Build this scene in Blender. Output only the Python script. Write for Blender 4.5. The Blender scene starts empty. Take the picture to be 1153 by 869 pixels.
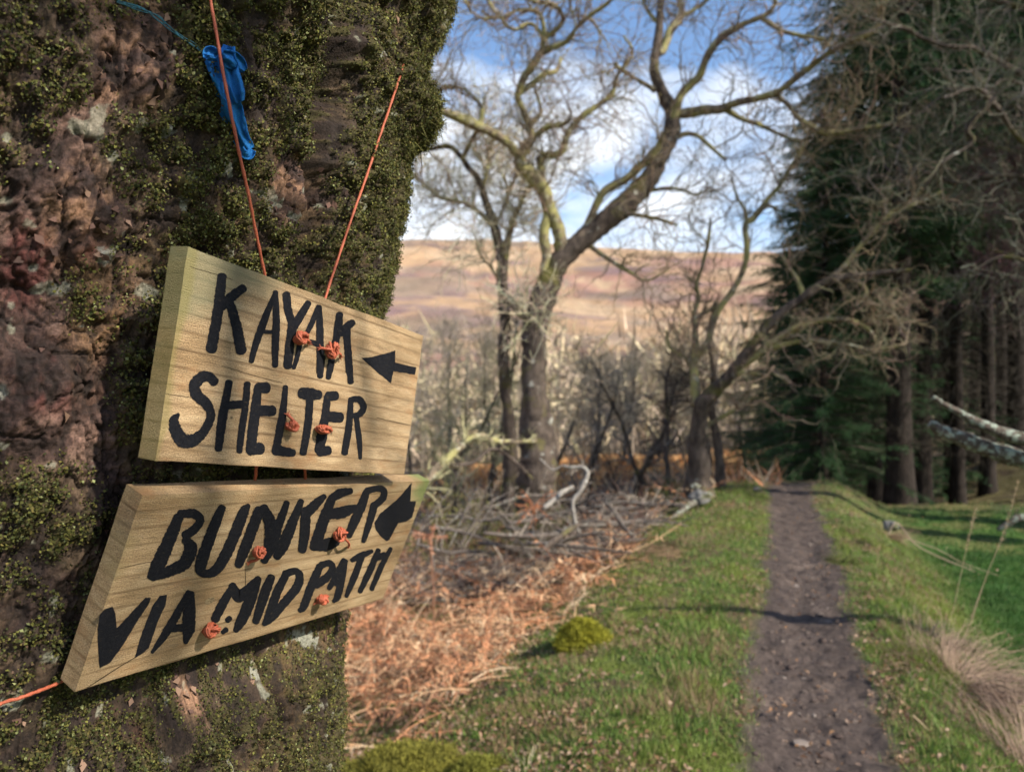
import bpy, bmesh, math, numpy as np
from mathutils import Vector, Matrix
C = bpy.context.scene
COL = C.collection
F = 850.0; CX = 576.5; CY = 434.5; EYE = 1.45
RNG = np.random.default_rng(7)

# ------------------------------------------------------------------ noise
def _h(ix, iy, iz, s):
    n = (ix.astype(np.int64)*73856093) ^ (iy.astype(np.int64)*19349663) ^ (iz.astype(np.int64)*83492791) ^ (s*2654435761)
    n = (n ^ (n >> 13)) & 0x7fffffff
    n = (n*1274126177 + 974634777) & 0x7fffffff
    n = (n ^ (n >> 15)) & 0x7fffffff
    n = (n*60493 + 19990303) & 0x7fffffff
    return (n & 0xffffff)/float(0xffffff)
def vnoise(p, s=0):
    i = np.floor(p); f = p-i; f = f*f*(3-2*f); i = i.astype(np.int64)
    x, y, z = i[..., 0], i[..., 1], i[..., 2]; fx, fy, fz = f[..., 0], f[..., 1], f[..., 2]
    r = 0
    for dx in (0, 1):
        for dy in (0, 1):
            for dz in (0, 1):
                w = (fx if dx else 1-fx)*(fy if dy else 1-fy)*(fz if dz else 1-fz)
                r = r + w*_h(x+dx, y+dy, z+dz, s)
    return r*2-1
def fbm(p, o=4, s=0, g=.5, l=2.03):
    a = 1; t = 0; n = 0
    for k in range(o):
        t = t+a*vnoise(p, s+k*17); n += a; a *= g; p = p*l
    return t/n
def xyz(x, y, z=0): return np.stack(np.broadcast_arrays(np.asarray(x, float), np.asarray(y, float), np.asarray(z, float)), -1)
def ss(a, b, x):
    t = np.clip((x-a)/(b-a), 0, 1); return t*t*(3-2*t)

# ------------------------------------------------------------------ object helpers
def mk(name, V, Fs, mat, parent=None, col=None, smooth=True, mats=None, fm=None):
    V = np.asarray(V, np.float32).reshape(-1, 3)
    if not isinstance(Fs, (list, tuple)): Fs = [Fs]
    Fs = [np.asarray(f, np.int32) for f in Fs if len(f)]
    me = bpy.data.meshes.new(name)
    me.vertices.add(len(V)); me.vertices.foreach_set('co', V.ravel())
    loops = np.concatenate([f.ravel() for f in Fs])
    cnt = np.concatenate([np.full(len(f), f.shape[1], np.int32) for f in Fs])
    st = np.concatenate([[0], np.cumsum(cnt)[:-1]]).astype(np.int32)
    me.loops.add(len(loops)); me.loops.foreach_set('vertex_index', loops)
    me.polygons.add(len(cnt)); me.polygons.foreach_set('loop_start', st)
    me.polygons.foreach_set('use_smooth', np.full(len(cnt), smooth))
    if mats:
        for m in mats: me.materials.append(m)
        me.polygons.foreach_set('material_index', np.asarray(fm, np.int32))
    else: me.materials.append(mat)
    me.update(calc_edges=True)
    if col is not None:
        a = me.color_attributes.new('tint', 'FLOAT_COLOR', 'POINT')
        c = np.ones((len(V), 4), np.float32); c[:, :3] = col
        a.data.foreach_set('color', c.ravel())
    o = bpy.data.objects.new(name, me); COL.objects.link(o)
    if parent is not None: o.parent = parent; 
    return o
def tag(o, label=None, cat=None, group=None, kind=None):
    if label: o['label'] = label
    if cat: o['category'] = cat
    if group: o['group'] = group
    if kind: o['kind'] = kind
    return o
def thing(name, label, cat, loc=(0, 0, 0), group=None):
    o = bpy.data.objects.new(name, None); COL.objects.link(o); o.location = loc; o.empty_display_size = .1
    return tag(o, label, cat, group)
def W(px, py, Y): return np.array([(px-CX)/F*Y, Y, EYE-(py-CY)/F*Y])
def ray(px, py): return np.array([(px-CX)/F, 1.0, -(py-CY)/F])

class TM:                                   # collects tubes and faces for ONE mesh
    def __init__(s): s.V = []; s.Q = []; s.T = []; s.n = 0; s.c = []
    def add(s, V, Q=None, T=None, col=None):
        V = np.asarray(V).reshape(-1, 3)
        if Q is not None and len(Q): s.Q.append(np.asarray(Q)+s.n)
        if T is not None and len(T): s.T.append(np.asarray(T)+s.n)
        s.V.append(V); s.n += len(V)
        s.c.append(np.broadcast_to(np.asarray(col if col is not None else (1, 1, 1), float), V.shape))
        return s
    def build(s, name, mat, parent=None, loc=None, smooth=True):
        fs = []
        if s.Q: fs.append(np.concatenate(s.Q))
        if s.T: fs.append(np.concatenate(s.T))
        V = np.concatenate(s.V)
        if loc is not None: V = V-np.asarray(loc)
        return mk(name, V, fs, mat, parent, col=np.concatenate(s.c), smooth=smooth)
def nrm(v): return v/np.maximum(np.linalg.norm(v, axis=-1, keepdims=True), 1e-9)
def tubes(P, R, k=3):
    P = np.asarray(P, float); R = np.asarray(R, float)
    T, S, _ = P.shape
    t = nrm(np.gradient(P, axis=1)); d = nrm(P[:, -1]-P[:, 0])
    ax = np.argmin(np.abs(d), axis=1); ref = np.eye(3)[ax][:, None, :]
    a = nrm(np.cross(t, ref)); b = np.cross(t, a)
    th = np.linspace(0, 2*np.pi, k, endpoint=False)
    V = P[:, :, None, :]+R[:, :, None, None]*(np.cos(th)[:, None]*a[:, :, None, :]+np.sin(th)[:, None]*b[:, :, None, :])
    i = (np.arange(T)*S*k)[:, None, None]+(np.arange(S-1)*k)[None, :, None]+np.arange(k)[None, None, :]
    j = (np.arange(T)*S*k)[:, None, None]+(np.arange(S-1)*k)[None, :, None]+((np.arange(k)+1) % k)[None, None, :]
    return V.reshape(-1, 3), np.stack([i, j, j+k, i+k], -1).reshape(-1, 4)
def grow(st, di, ln, ra, S, wig, up, rng, taper=.25):
    d = nrm(np.array(di, float)); P = [np.array(st, float)]; ln = np.asarray(ln)
    for i in range(S):
        d = d+rng.normal(0, wig, d.shape); d[:, 2] += up; d = nrm(d)
        P.append(P[-1]+d*(ln/S)[:, None])
    return np.stack(P, 1), np.asarray(ra)[:, None]*np.linspace(1, taper, S+1)[None]
def spawn(P, R, n, rng, lo=.15, hi=1, ang=.9, wt=None):
    T, S, _ = P.shape
    idx = rng.choice(T, n, p=wt) if wt is not None else rng.integers(0, T, n)
    t = rng.uniform(lo, hi, n)*(S-1); i = np.minimum(t.astype(int), S-2); f = (t-i)[:, None]
    p = P[idx, i]*(1-f)+P[idx, i+1]*f; tg = nrm(P[idx, i+1]-P[idx, i])
    r = R[idx, i]*(1-f[:, 0])+R[idx, i+1]*f[:, 0]
    q = rng.normal(size=(n, 3)); q -= (q*tg).sum(1, keepdims=True)*tg; q = nrm(q)
    return p, nrm(tg+q*ang), r
def smooth_path(pts, m=5):
    p = np.asarray(pts, float); p = np.vstack([2*p[0]-p[1], p, 2*p[-1]-p[-2]]); out = []
    for i in range(1, len(p)-2):
        for t in np.linspace(0, 1, m, endpoint=False):
            out.append(.5*((2*p[i])+(-p[i-1]+p[i+1])*t+(2*p[i-1]-5*p[i]+4*p[i+1]-p[i+2])*t*t+(-p[i-1]+3*p[i]-3*p[i+1]+p[i+2])*t**3))
    out.append(p[-2]); return np.array(out)
def resample(P, n):
    s = np.r_[0, np.cumsum(np.linalg.norm(np.diff(P[:, :3], axis=0), axis=1))]
    u = np.linspace(0, s[-1], n); return np.stack([np.interp(u, s, P[:, k]) for k in range(P.shape[1])], 1)
def blades(pos, dirs, ln, wd, rng, bend=0.0):
    """thin tapered triangles"""
    n = len(pos); d = nrm(dirs); q = rng.normal(size=(n, 3)); q = nrm(np.cross(d, q))*np.asarray(wd).reshape(-1, 1)/2
    tip = pos+d*np.asarray(ln).reshape(-1, 1)
    V = np.stack([pos-q, pos+q, tip], 1).reshape(-1, 3)
    return V, np.arange(3*n).reshape(-1, 3)
def leaves(pos, nor, size, rng, tilt=.6, asp=.8):
    n = len(pos); m = nrm(nor+rng.normal(0, tilt, (n, 3))); q = rng.normal(size=(n, 3)); a = nrm(np.cross(m, q)); b = np.cross(m, a)
    s = np.asarray(size).reshape(-1, 1)*.5
    V = np.stack([pos-a*s, pos+b*s*asp+m*s*.5, pos+a*s, pos-b*s*asp+m*s*.35], 1).reshape(-1, 3)
    return V, np.arange(4*n).reshape(-1, 4)

# ------------------------------------------------------------------ materials
def newmat(name, rough=.85, spec=.3):
    m = bpy.data.materials.new(name); m.use_nodes = True; nt = m.node_tree; b = nt.nodes['Principled BSDF']
    b.inputs['Roughness'].default_value = rough; b.inputs['Specular IOR Level'].default_value = spec
    return m, nt, b
def nd(nt, t, **kw):
    n = nt.nodes.new(t)
    for k, v in kw.items():
        if k.startswith('i_'): n.inputs[k[2:].replace('_', ' ')].default_value = v
        else: setattr(n, k, v)
    return n
def ramp(nt, fac, stops):
    r = nd(nt, 'ShaderNodeValToRGB'); e = r.color_ramp.elements
    while len(e) < len(stops): e.new(.5)
    for el, (p, c) in zip(e, stops): el.position = p; el.color = (*c, 1) if len(c) == 3 else c
    nt.links.new(fac, r.inputs[0]); return r.outputs[0]
def mixc(nt, fac, a, b, mode='MIX'):
    m = nd(nt, 'ShaderNodeMix', data_type='RGBA', blend_type=mode)
    for s, v in ((0, fac), (6, a), (7, b)):
        if hasattr(v, 'links') or hasattr(v, 'is_linked'): nt.links.new(v, m.inputs[s])
        else: m.inputs[s].default_value = v if s == 0 else (*v, 1)
    return m.outputs[2]
def noise(nt, vec, scale, detail=4, rough=.55, dist=0):
    n = nd(nt, 'ShaderNodeTexNoise'); n.inputs['Scale'].default_value = scale; n.inputs['Detail'].default_value = detail
    n.inputs['Roughness'].default_value = rough; n.inputs['Distortion'].default_value = dist
    nt.links.new(vec, n.inputs['Vector']); return n.outputs['Fac']
def coords(nt, scale=(1, 1, 1), kind='Object'):
    t = nd(nt, 'ShaderNodeTexCoord'); m = nd(nt, 'ShaderNodeMapping'); m.inputs['Scale'].default_value = scale
    nt.links.new(t.outputs[kind], m.inputs[0]); return m.outputs[0]
def bump(nt, b, h, strength, dist):
    n = nd(nt, 'ShaderNodeBump'); n.inputs['Strength'].default_value = strength; n.inputs['Distance'].default_value = dist
    nt.links.new(h, n.inputs['Height']); nt.links.new(n.outputs[0], b.inputs['Normal'])
def tintmat(name, rough=.85, spec=.2, nscale=None, amt=.5, trans=0, bumpd=0):
    m, nt, b = newmat(name, rough, spec)
    a = nd(nt, 'ShaderNodeVertexColor', layer_name='tint'); c = a.outputs[0]
    if nscale:
        v = coords(nt); f = noise(nt, v, nscale, 5, .6)
        g = ramp(nt, f, [(.3, (1-amt,)*3), (.7, (1+amt,)*3)]); c = mixc(nt, 1.0, c, g, 'MULTIPLY')
        if bumpd: bump(nt, b, f, 1, bumpd)
    nt.links.new(c, b.inputs['Base Color'])
    if trans:
        t = nd(nt, 'ShaderNodeBsdfTranslucent'); mx = nd(nt, 'ShaderNodeMixShader'); mx.inputs[0].default_value = trans
        nt.links.new(c, t.inputs[0]); nt.links.new(b.outputs[0], mx.inputs[1]); nt.links.new(t.outputs[0], mx.inputs[2])
        nt.links.new(mx.outputs[0], nt.nodes['Material Output'].inputs[0])
    return m
def barkmat(name, dark, mid, lichen, moss, lf=.62, mf=.6, sc=1.0):
    m, nt, b = newmat(name, .9, .2)
    v = coords(nt, (1, 1, .35)); v1 = coords(nt)
    f = noise(nt, v, 14*sc, 6, .65); c = ramp(nt, f, [(.33, dark), (.62, mid)])
    l = ramp(nt, noise(nt, v1, 7*sc, 4, .6), [(lf, (0, 0, 0)), (lf+.08, (1, 1, 1))]); c = mixc(nt, l, c, lichen)
    g = ramp(nt, noise(nt, v1, 2.3*sc, 3, .6), [(mf, (0, 0, 0)), (mf+.12, (1, 1, 1))]); c = mixc(nt, g, c, moss)
    nt.links.new(c, b.inputs['Base Color']); bump(nt, b, f, .9, .02); return m
M = {}
M['oak'] = barkmat('oak_bark', (.035, .027, .022), (.115, .088, .068), (.33, .33, .28), (.11, .10, .03), .63, .55)
M['oak_limb'] = barkmat('oak_limb_bark', (.055, .042, .032), (.29, .225, .145), (.40, .39, .28), (.30, .275, .11), .56, .45, 2.0)
M['twig'] = tintmat('twig_bark', .9, .1)
M['conifer_bark'] = barkmat('spruce_bark', (.012, .009, .007), (.036, .027, .021), (.12, .12, .1), (.05, .05, .02), .7, .66)
M['bleached'] = barkmat('bleached_wood', (.14, .12, .10), (.38, .35, .30), (.55, .54, .48), (.28, .29, .22), .6, .62, 3)
M['lichen_bark'] = barkmat('lichened_bark', (.05, .04, .03), (.14, .11, .085), (.30, .34, .27), (.10, .10, .045), .50, .58, 4.5)
M['dead_wood'] = barkmat('dead_wood', (.06, .048, .04), (.145, .12, .10), (.24, .24, .2), (.14, .14, .06), .6, .66, 2)
M['needles'] = tintmat('spruce_needles', .7, .2)
M['grass'] = tintmat('grass_blade', .6, .25, trans=.3)
M['bracken'] = tintmat('dead_bracken', .85, .1, trans=.25)
M['mossleaf'] = tintmat('moss_leaf', .85, .15, trans=.1)
M['trunk'] = tintmat('flaking_bark', .85, .25, 420, .45, bumpd=.0012)
M['ground'] = None
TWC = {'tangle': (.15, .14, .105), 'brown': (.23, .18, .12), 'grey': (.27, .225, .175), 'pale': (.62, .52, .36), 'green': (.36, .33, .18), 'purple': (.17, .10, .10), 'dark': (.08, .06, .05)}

# ------------------------------------------------------------------ terrain
def path_c(y): return 1.164+.358*(y-2.84)+.05*np.sin(y*1.1+.4)*ss(2.5, 5, y)
def ground_z(x, y):
    x = np.asarray(x, float); y = np.asarray(y, float)
    r = np.hypot(x, y); p = (x-path_c(np.clip(y, -4, 14)))*.94
    q = xyz(x, y)
    near = -.75*ss(-.7, -3.2, p)-.42*ss(.45, 1.5, p)+.45*ss(3.2, 6.5, p)*ss(5, 8, y)
    near = near-.035*np.exp(-(p/.24)**2)
    near = near+.05*fbm(q*1.3, 3, 3)*ss(.2, .8, abs(p))+.025*fbm(q*5, 3, 5)+.012*fbm(q*18, 2, 8)+.022*fbm(q*8, 3, 11)*ss(.4, .15, np.abs(p))
    fall = -1.3*ss(10.6, 21, y)*ss(-2, 1, -p+6)-.5*ss(7, 16, y)*ss(0, -5, p)
    far = -2.5*ss(20, 60, r)-9*ss(60, 200, r)
    az = np.degrees(np.arctan2(x, y))
    ridge = 216-28*ss(-7, 19, az)+5*vnoise(xyz(az*.16, 0, 1), 4)+2*vnoise(xyz(az*.45, 0, 1), 9)
    hill = ridge*(.25*ss(230, 560, r)+.75*ss(420, 1080, r))*np.where(y > 0, 1, .4)
    hill = hill+ss(250, 500, r)*(9*fbm(q*.006, 4, 21)+2.5*fbm(q*.03, 3, 22))*(1-ss(900, 1050, r)*.85)
    return near*(1-ss(18, 40, r))+fall+far+hill+.8*fbm(q*.05, 3, 9)*ss(25, 60, r)
def build_ground():
    rr = np.r_[np.arange(.0, 2.0, .1)+.05, np.arange(2.05, 12, .027), 12*np.exp(np.linspace(0, math.log(40/12), 110))[1:], 40*np.exp(np.linspace(0, math.log(1200/40), 230))[1:], [1500, 2200, 3500, 6000]]
    a1 = np.radians(np.r_[np.arange(-180, -42, 3), np.linspace(-42, 42, 620), np.arange(45, 180, 3)])
    A, Rr = np.meshgrid(a1, rr); x = Rr*np.sin(A); y = Rr*np.cos(A); z = ground_z(x, y)
    n, m = x.shape; V = xyz(x, y, z).reshape(-1, 3)
    i = np.arange(n-1)[:, None]*m+np.arange(m)[None]; j = np.arange(n-1)[:, None]*m+((np.arange(m)+1) % m)[None]
    Q = np.stack([i, j, j+m, i+m], -1).reshape(-1, 4)[:, ::-1]
    # per-point ground cover colour (soil, turf, moss, litter, moor) - what the ground IS at each spot
    X = V[:, 0]; Y = V[:, 1]; r = np.hypot(X, Y); q = V*[1, 1, 0]
    p = (X-path_c(np.clip(Y, -4, 14)))*.94
    n1 = fbm(q*2.2, 4, 31); n2 = fbm(q*7, 4, 32); n3 = fbm(q*25, 3, 33)
    def mixn(a, b, t): return a+(np.asarray(b)-a)*t[:, None]
    c = np.tile(np.array([.075, .095, .028]), (len(X), 1))
    c = mixn(c, (.125, .14, .035), ss(.05, .4, n1))
    c = mixn(c, (.13, .085, .05), ss(.0, .3, n2)*.75)
    c = mixn(c, (.05, .11, .02), ss(.95, 1.6, p)*.85)
    c = mixn(c, (.17, .09, .05), ss(-1.7, -2.8, p+.5*n1)*.85)
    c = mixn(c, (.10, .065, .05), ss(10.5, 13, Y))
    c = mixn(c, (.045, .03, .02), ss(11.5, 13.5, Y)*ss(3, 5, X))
    edge = ss(.36, .22, np.abs(p)+.10*n1+.07*n2)*ss(13, 11, Y)
    mud = np.array([.080, .060, .050])*(1+.35*n3[:, None])+np.array([.035, .026, .02])*ss(.15, .5, n2)[:, None]
    c = c+(mud-c)*edge[:, None]
    wood = ss(14, 30, r)
    c = mixn(c, (.14, .13, .045), ss(3.5, 6, X)*ss(7, 9, Y)*ss(-.2, .2, n1)*.7)
    c = mixn(c, (.17, .12, .07), wood*ss(12, 7, X-.2*Y)*(.5+.5*ss(-.1, .3, fbm(q*.2, 3, 40))))
    # moor
    hz = ss(200, 420, r)
    MOORK = np.array([.80, .74, .72])
    s = fbm(xyz(X*.005, Y*.010, 0), 5, 50, .6); s2 = fbm(xyz(X*.02, Y*.03, 3), 5, 55, .6)
    moor = np.tile(np.array([.46, .32, .185]), (len(X), 1))
    moor = mixn(moor, (.37, .225, .165), ss(0, .25, s)); moor = mixn(moor, (.20, .15, .16), ss(.08, .35, s2)*.7)
    moor = mixn(moor, (.50, .38, .24), ss(.1, .35, -s2))
    moor = mixn(moor, (.14, .11, .12), ss(930, 1010, r)*ss(0, .2, s2+.1)*.8)
    moor = moor*MOORK; moor = mixn(moor, (.22, .165, .12), ss(.08, .25, fbm(xyz(X*.011, Y*.014, 9), 5, 66, .62))*.75); moor = moor*(1+.45*fbm(xyz(X*.05, Y*.06, 1), 4, 58, .7)[:, None]); c = mixn(c, (0, 0, 0), hz)+moor*hz[:, None]
    m_, nt, b = newmat('ground_cover', .9, .15)
    a = nd(nt, 'ShaderNodeVertexColor', layer_name='tint'); v = coords(nt)
    f = noise(nt, v, 55, 6, .7); g = ramp(nt, f, [(.3, (.45,)*3), (.7, (1.45,)*3)])
    cc = mixc(nt, 1.0, a.outputs[0], g, 'MULTIPLY'); nt.links.new(cc, b.inputs['Base Color']); bump(nt, b, f, .8, .02)
    rg = ramp(nt, noise(nt, v, 6, 3, .6), [(.4, (.55,)*3), (.6, (.95,)*3)]); nt.links.new(rg, b.inputs['Roughness'])
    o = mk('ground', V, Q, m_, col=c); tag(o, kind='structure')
build_ground()

# ------------------------------------------------------------------ MOSSY TREE
TC = np.array([-.792, 1.067]); TR = .6
SIL = np.array([(-160, 560), (-80, 520), (0, 494), (13, 487), (28, 477), (50, 461), (61, 456), (75, 459), (98, 462), (114, 464), (129, 458), (149, 450), (162, 444), (188, 447), (195, 448), (230, 446), (243, 440), (266, 434), (315, 427), (350, 415), (420, 412), (520, 406), (600, 392), (690, 380), (800, 376), (869, 372), (960, 368), (1100, 372)], float)
def tshift(zr):
    py = CY-zr/1.1*F
    s = np.interp(py, SIL[:, 0], SIL[:, 1]); return 1.12*((s-CX)/F+.172)
def tdepth(px, py):
    """distance Y at which the viewing line of this spot meets the mean trunk surface"""
    d = ray(px, py); Y = .8
    for _ in range(12):
        c = np.array([TC[0]+tshift(d[2]*Y), TC[1]]); a = d[0]**2+1; b = d[0]*c[0]+c[1]; k = c@c-TR*TR
        Y = (b-math.sqrt(max(b*b-a*k, 0)))/a
    return Y
def build_trunk():
    root = thing('mossy_tree', 'thick mossy tree trunk with flaking reddish bark that carries both wooden signs', 'tree', (TC[0], TC[1], 0))
    th = np.radians(np.r_[np.arange(-180, -62, 4), np.linspace(-62, 24, 620), np.arange(28, 180, 4)])
    zr = np.r_[np.arange(-1.50, -.66, .03), np.arange(-.66, .66, .0016), np.arange(.67, 2.6, .03)]
    A, Z = np.meshgrid(th, zr)
    cx = TC[0]+tshift(Z)
    q = xyz(A*TR, Z, 0*A)
    n_big = fbm(q*[5, 2.2, 1], 3, 60); n_mid = fbm(q*[22, 9, 1], 4, 61); n_fine = fbm(q*[110, 60, 1], 4, 62, .6)
    plates = np.abs(vnoise(q*[26, 11, 1]+.8*np.stack([n_mid, n_big, n_mid*0], -1)*2, 63)); crack = np.maximum(ss(.16, .0, plates), .8*ss(.10, 0, np.abs(vnoise(q*[64, 30, 1]+n_mid[..., None], 68))))
    flare = .55*np.exp(-(Z+1.5)/.22)*(.6+.4*np.cos(A*5+1))*.35
    # image-free layout of the cover: angle and height on the trunk
    X = cx+np.cos(A)*TR; Yy = TC[1]+np.sin(A)*TR
    PX = CX+X/np.maximum(Yy, .2)*F; PY = CY-Z/np.maximum(Yy, .2)*F
    jit = 60*n_mid+40*n_big
    mo = ss(110, 215, PX+jit)*ss(640, 560, PY)
    mo = np.maximum(mo, .75*ss(700, 760, PY+jit))
    mo = np.maximum(mo, .8*ss(90, 20, np.hypot((PX-35)/1.2, PY-590)+jit*.4))
    mo = np.maximum(mo*.97, .45*ss(.05, .35, n_mid+.1))
    bare = ss(70, 35, np.hypot((PX-150), (PY-70)*.8)+jit*.5)
    bare = np.maximum(bare, ss(55, 30, np.hypot((PX-95), (PY-245)*.6)+jit*.4))
    bare = np.maximum(bare, ss(45, 15, np.hypot((PX-330)*.8, (PY-215))+jit*.5))
    bare = np.maximum(bare, ss(26, 12, np.hypot((PX-215), (PY-800)*.6)+jit*.3))
    mo = mo*(1-bare)
    groove = np.exp(-(((PX-(400-.16*PY))/(15+8*n_mid))**2))*ss(360, 280, PY)*1.7+.6*np.exp(-((PX-310-.04*(PY-700)-14*n_mid)/5)**2)*ss(680, 720, PY)
    clump = fbm(q*[85, 85, 1], 3, 80, .55); rdg = 1-np.abs(fbm(q*[60, 26, 1]+n_mid[..., None], 3, 64))*2
    tf = fbm(q*[30, 15, 1], 4, 90, .55)*7+fbm(q*[120, 80, 1], 2, 91)*.5; tl = np.floor(tf); terr = (tl+ss(.0, .22, tf-tl))/7
    disp = .010*n_big+.002*n_mid+.0048*n_fine+.020*terr*(1-.4*mo)-.003*ss(.78, .97, rdg)*(1-.6*mo)-.006*crack-.052*groove+.003*mo+.003*bare+.011*mo*ss(-.1, .35, clump)+.0022*fbm(q*[260, 180, 1], 3, 66)
    bulge = .03*np.exp(-((A-.17)/.16)**2)*np.exp(-((Z-.415)/.05)**2)*(1+.5*n_mid)
    disp = np.where(np.abs(A+.33) < .75, np.minimum(disp, .02), disp)+bulge+flare
    rr = TR+disp
    V = xyz(cx+np.cos(A)*rr, TC[1]+np.sin(A)*rr, EYE+Z)
    push = np.zeros(A.shape)
    for b in BOARDS:
        d = V-b.O; lu = d@b.u; lv = d@b.v; lw = d@b.n; Lb = max(p[0] for p in b.P); Hb = max(p[1] for p in b.P)
        wgt = ss(-.10, -.02, lu)*ss(Lb+.10, Lb+.02, lu)*ss(-.10, -.025, lv)*ss(Hb+.08, Hb+.02, lv)
        over = np.maximum(lw-(-b.t-.011+.005*n_mid), 0)*wgt; V = V-b.n*over[..., None]; push = np.maximum(push, over)
    n, m = A.shape
    i = np.arange(n-1)[:, None]*m+np.arange(m)[None]; j = np.arange(n-1)[:, None]*m+((np.arange(m)+1) % m)[None]
    Q = np.stack([i, j, j+m, i+m], -1).reshape(-1, 4)
    def mixn(a, b, t): return a+(np.asarray(b)-a)*t[..., None]
    w1 = fbm(q*[9, 6, 1], 4, 70); w2 = fbm(q*[45, 40, 1], 4, 71, .6); w3 = fbm(q*[160, 150, 1], 3, 72)
    c = np.broadcast_to(np.array([.095, .058, .047]), A.shape+(3,)).copy()
    c = c*(1+.55*(_h(tl.astype(np.int64), tl.astype(np.int64)*3, tl.astype(np.int64)*0, 5)-.45)[..., None]); c = mixn(c, (.21, .115, .075), (_h(tl.astype(np.int64)+40, tl.astype(np.int64), tl.astype(np.int64)*0, 9) > .6)*.6*ss(-.3, .2, w1))
    c = mixn(c, (.25, .155, .12), ss(-.05, .3, w2+.5*w1)); c = mixn(c, (.19, .11, .045), ss(.1, .35, w1)*.7)
    c = mixn(c, (.27, .175, .135), ss(.25, .5, w2-w1*.3)*.7); c = mixn(c, (.035, .025, .02), ss(.14, .0, tf-tl)*.75)
    c = mixn(c, (.46, .27, .16), bare*ss(-.1, .35, w2+.05)*.8)
    c = mixn(c, (.05, .035, .03), ss(.1, .4, -w2)*.8)
    red = np.maximum.reduce([ss(38, 8, np.hypot(PX-a, (PY-b)*f)+jit*.35) for a, b, f in ((98, 283, .8), (55, 425, .8), (130, 820, .7), (165, 835, .9), (30, 300, .6), (245, 585, .7))])
    c = mixn(c, (.15, .035, .033), red*ss(-.3, .35, w2)*.75)
    film = np.maximum(ss(690, 730, PY)*ss(270, 320, PX)*.75, ss(.0, .4, mo)*.55)
    c = mixn(c, (.085, .08, .025), np.maximum(film*ss(-.3, .3, w2)*.8, ss(.3, .8, mo)*ss(-.2, .15, clump)*.9)); c = mixn(c, (.03, .022, .016), ss(.3, .8, mo)*ss(.0, -.3, clump)*.7); c = mixn(c, (.03, .022, .018), np.maximum(crack, ss(.78, .97, rdg)*.9)*.8)
    lich = ss(.44, .5, vnoise(q*[60, 60, 1], 75)*.6+w3*.25+w2*.2); c = mixn(c, (.36, .38, .29), lich*.6)
    spots = np.maximum.reduce([ss(1.25, .8, np.hypot(PX-a, PY-b)/rd+w3) for a, b, rd in ((186, 149, 7), (250, 189, 9), (111, 290, 8), (348, 725, 9), (3, 440, 8), (300, 770, 5), (40, 300, 4), (430, 60, 5))])
    c = mixn(c, (.42, .44, .36), spots*.8); c = c*(1+.35*w3[..., None])
    t = mk('trunk', (V-[TC[0], TC[1], 0]).reshape(-1, 3), Q, M['trunk'], root, col=np.clip(c*.56*np.array([1.04, .97, .92]), .005, .8).reshape(-1, 3))
    # moss: many tiny leaves standing off the bark
    N = np.cross(np.gradient(V, axis=1), np.gradient(V, axis=0)); N = nrm(N)
    inward = (N*np.stack([np.cos(A), np.sin(A), 0*A], -1)).sum(-1) < 0; N[inward] *= -1
    dense = (np.abs(Z) < .655) & (A > math.radians(-61)) & (A < math.radians(23))
    prob = np.where(dense, np.clip(1.5*mo*ss(-.16, .14, clump)-groove*1.0, 0, 1), 0)
    prob = prob*(1-lich*.6)*(1-spots)*(1-.55*ss(680, 720, PY)*ss(200, 300, PX))*(1-.35*ss(300, 380, PX))
    prob += dense*np.exp(-((A-.17)/.22)**2)*np.exp(-((Z-.4)/.07)**2)*.8
    idx = np.concatenate([np.flatnonzero(RNG.random(prob.size) < prob.ravel()*.8) for _ in range(2)])
    pos = V.reshape(-1, 3)[idx]; nn = N.reshape(-1, 3)[idx]; k = len(idx)
    cl = clump.ravel()[idx]; hgt = np.clip(.5+cl, 0, 1.4)
    off = RNG.uniform(0, 1, k)*(.002+.006*hgt)*np.clip(mo.ravel()[idx]+.2, 0, 1)
    pos = pos+nn*off[:, None]+RNG.normal(0, .0015, (k, 3))
    size = RNG.uniform(.0013, .0036, k)*(1+.4*cl)
    pal = .92*np.array([(.085, .085, .022), (.145, .14, .035), (.05, .058, .018), (.13, .105, .032), (.21, .22, .09), (.075, .05, .028)])
    col = pal[RNG.choice(6, k, p=[.26, .2, .22, .14, .07, .11])]*RNG.uniform(.65, 1.3, (k, 1))
    gw = w1.ravel()[idx][:, None]; col = col*(1+.4*gw)
    Vm, Qm = leaves(pos, nn, size, RNG, .75)
    # shaggy strands on the right-hand bulge and edge
    e = dense & (A > .02) & (A < .35); ei = np.flatnonzero(e.ravel() & (RNG.random(e.size) < .05)); pe = V.reshape(-1, 3)[ei]; ne = N.reshape(-1, 3)[ei]
    wgt = np.exp(-((pe[:, 2]-EYE-.40)/.06)**2)
    Vs, Ts = blades(pe, ne+RNG.normal(0, .7, pe.shape)+[0, 0, -.9], RNG.uniform(.005, .014, len(pe))*(1+1.6*wgt), .0022, RNG)
    cs = np.array([.12, .115, .035])*RNG.uniform(.5, 1.3, (len(pe), 1))
    tm = TM(); tm.add(Vm, Q=Qm, col=np.repeat(col, 4, 0)); tm.add(Vs, T=Ts, col=np.repeat(cs, 3, 0))
    mobj = tm.build('moss', M['mossleaf'], root, (TC[0], TC[1], 0)); mobj['kind'] = 'stuff'
    # curling bark flakes
    fi = np.flatnonzero(dense.ravel() & (RNG.random(A.size) < (.0015+.02*bare.ravel())*(1-mo.ravel()))); pf = V.reshape(-1, 3)[fi]; nf = N.reshape(-1, 3)[fi]
    Vf, Qf = leaves(pf+nf*.001, nf, RNG.uniform(.004, .013, len(fi)), RNG, .25, .6)
    cf = np.array([(.14, .08, .06), (.25, .155, .105), (.08, .05, .04)])[RNG.integers(0, 3, len(fi))]
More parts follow.
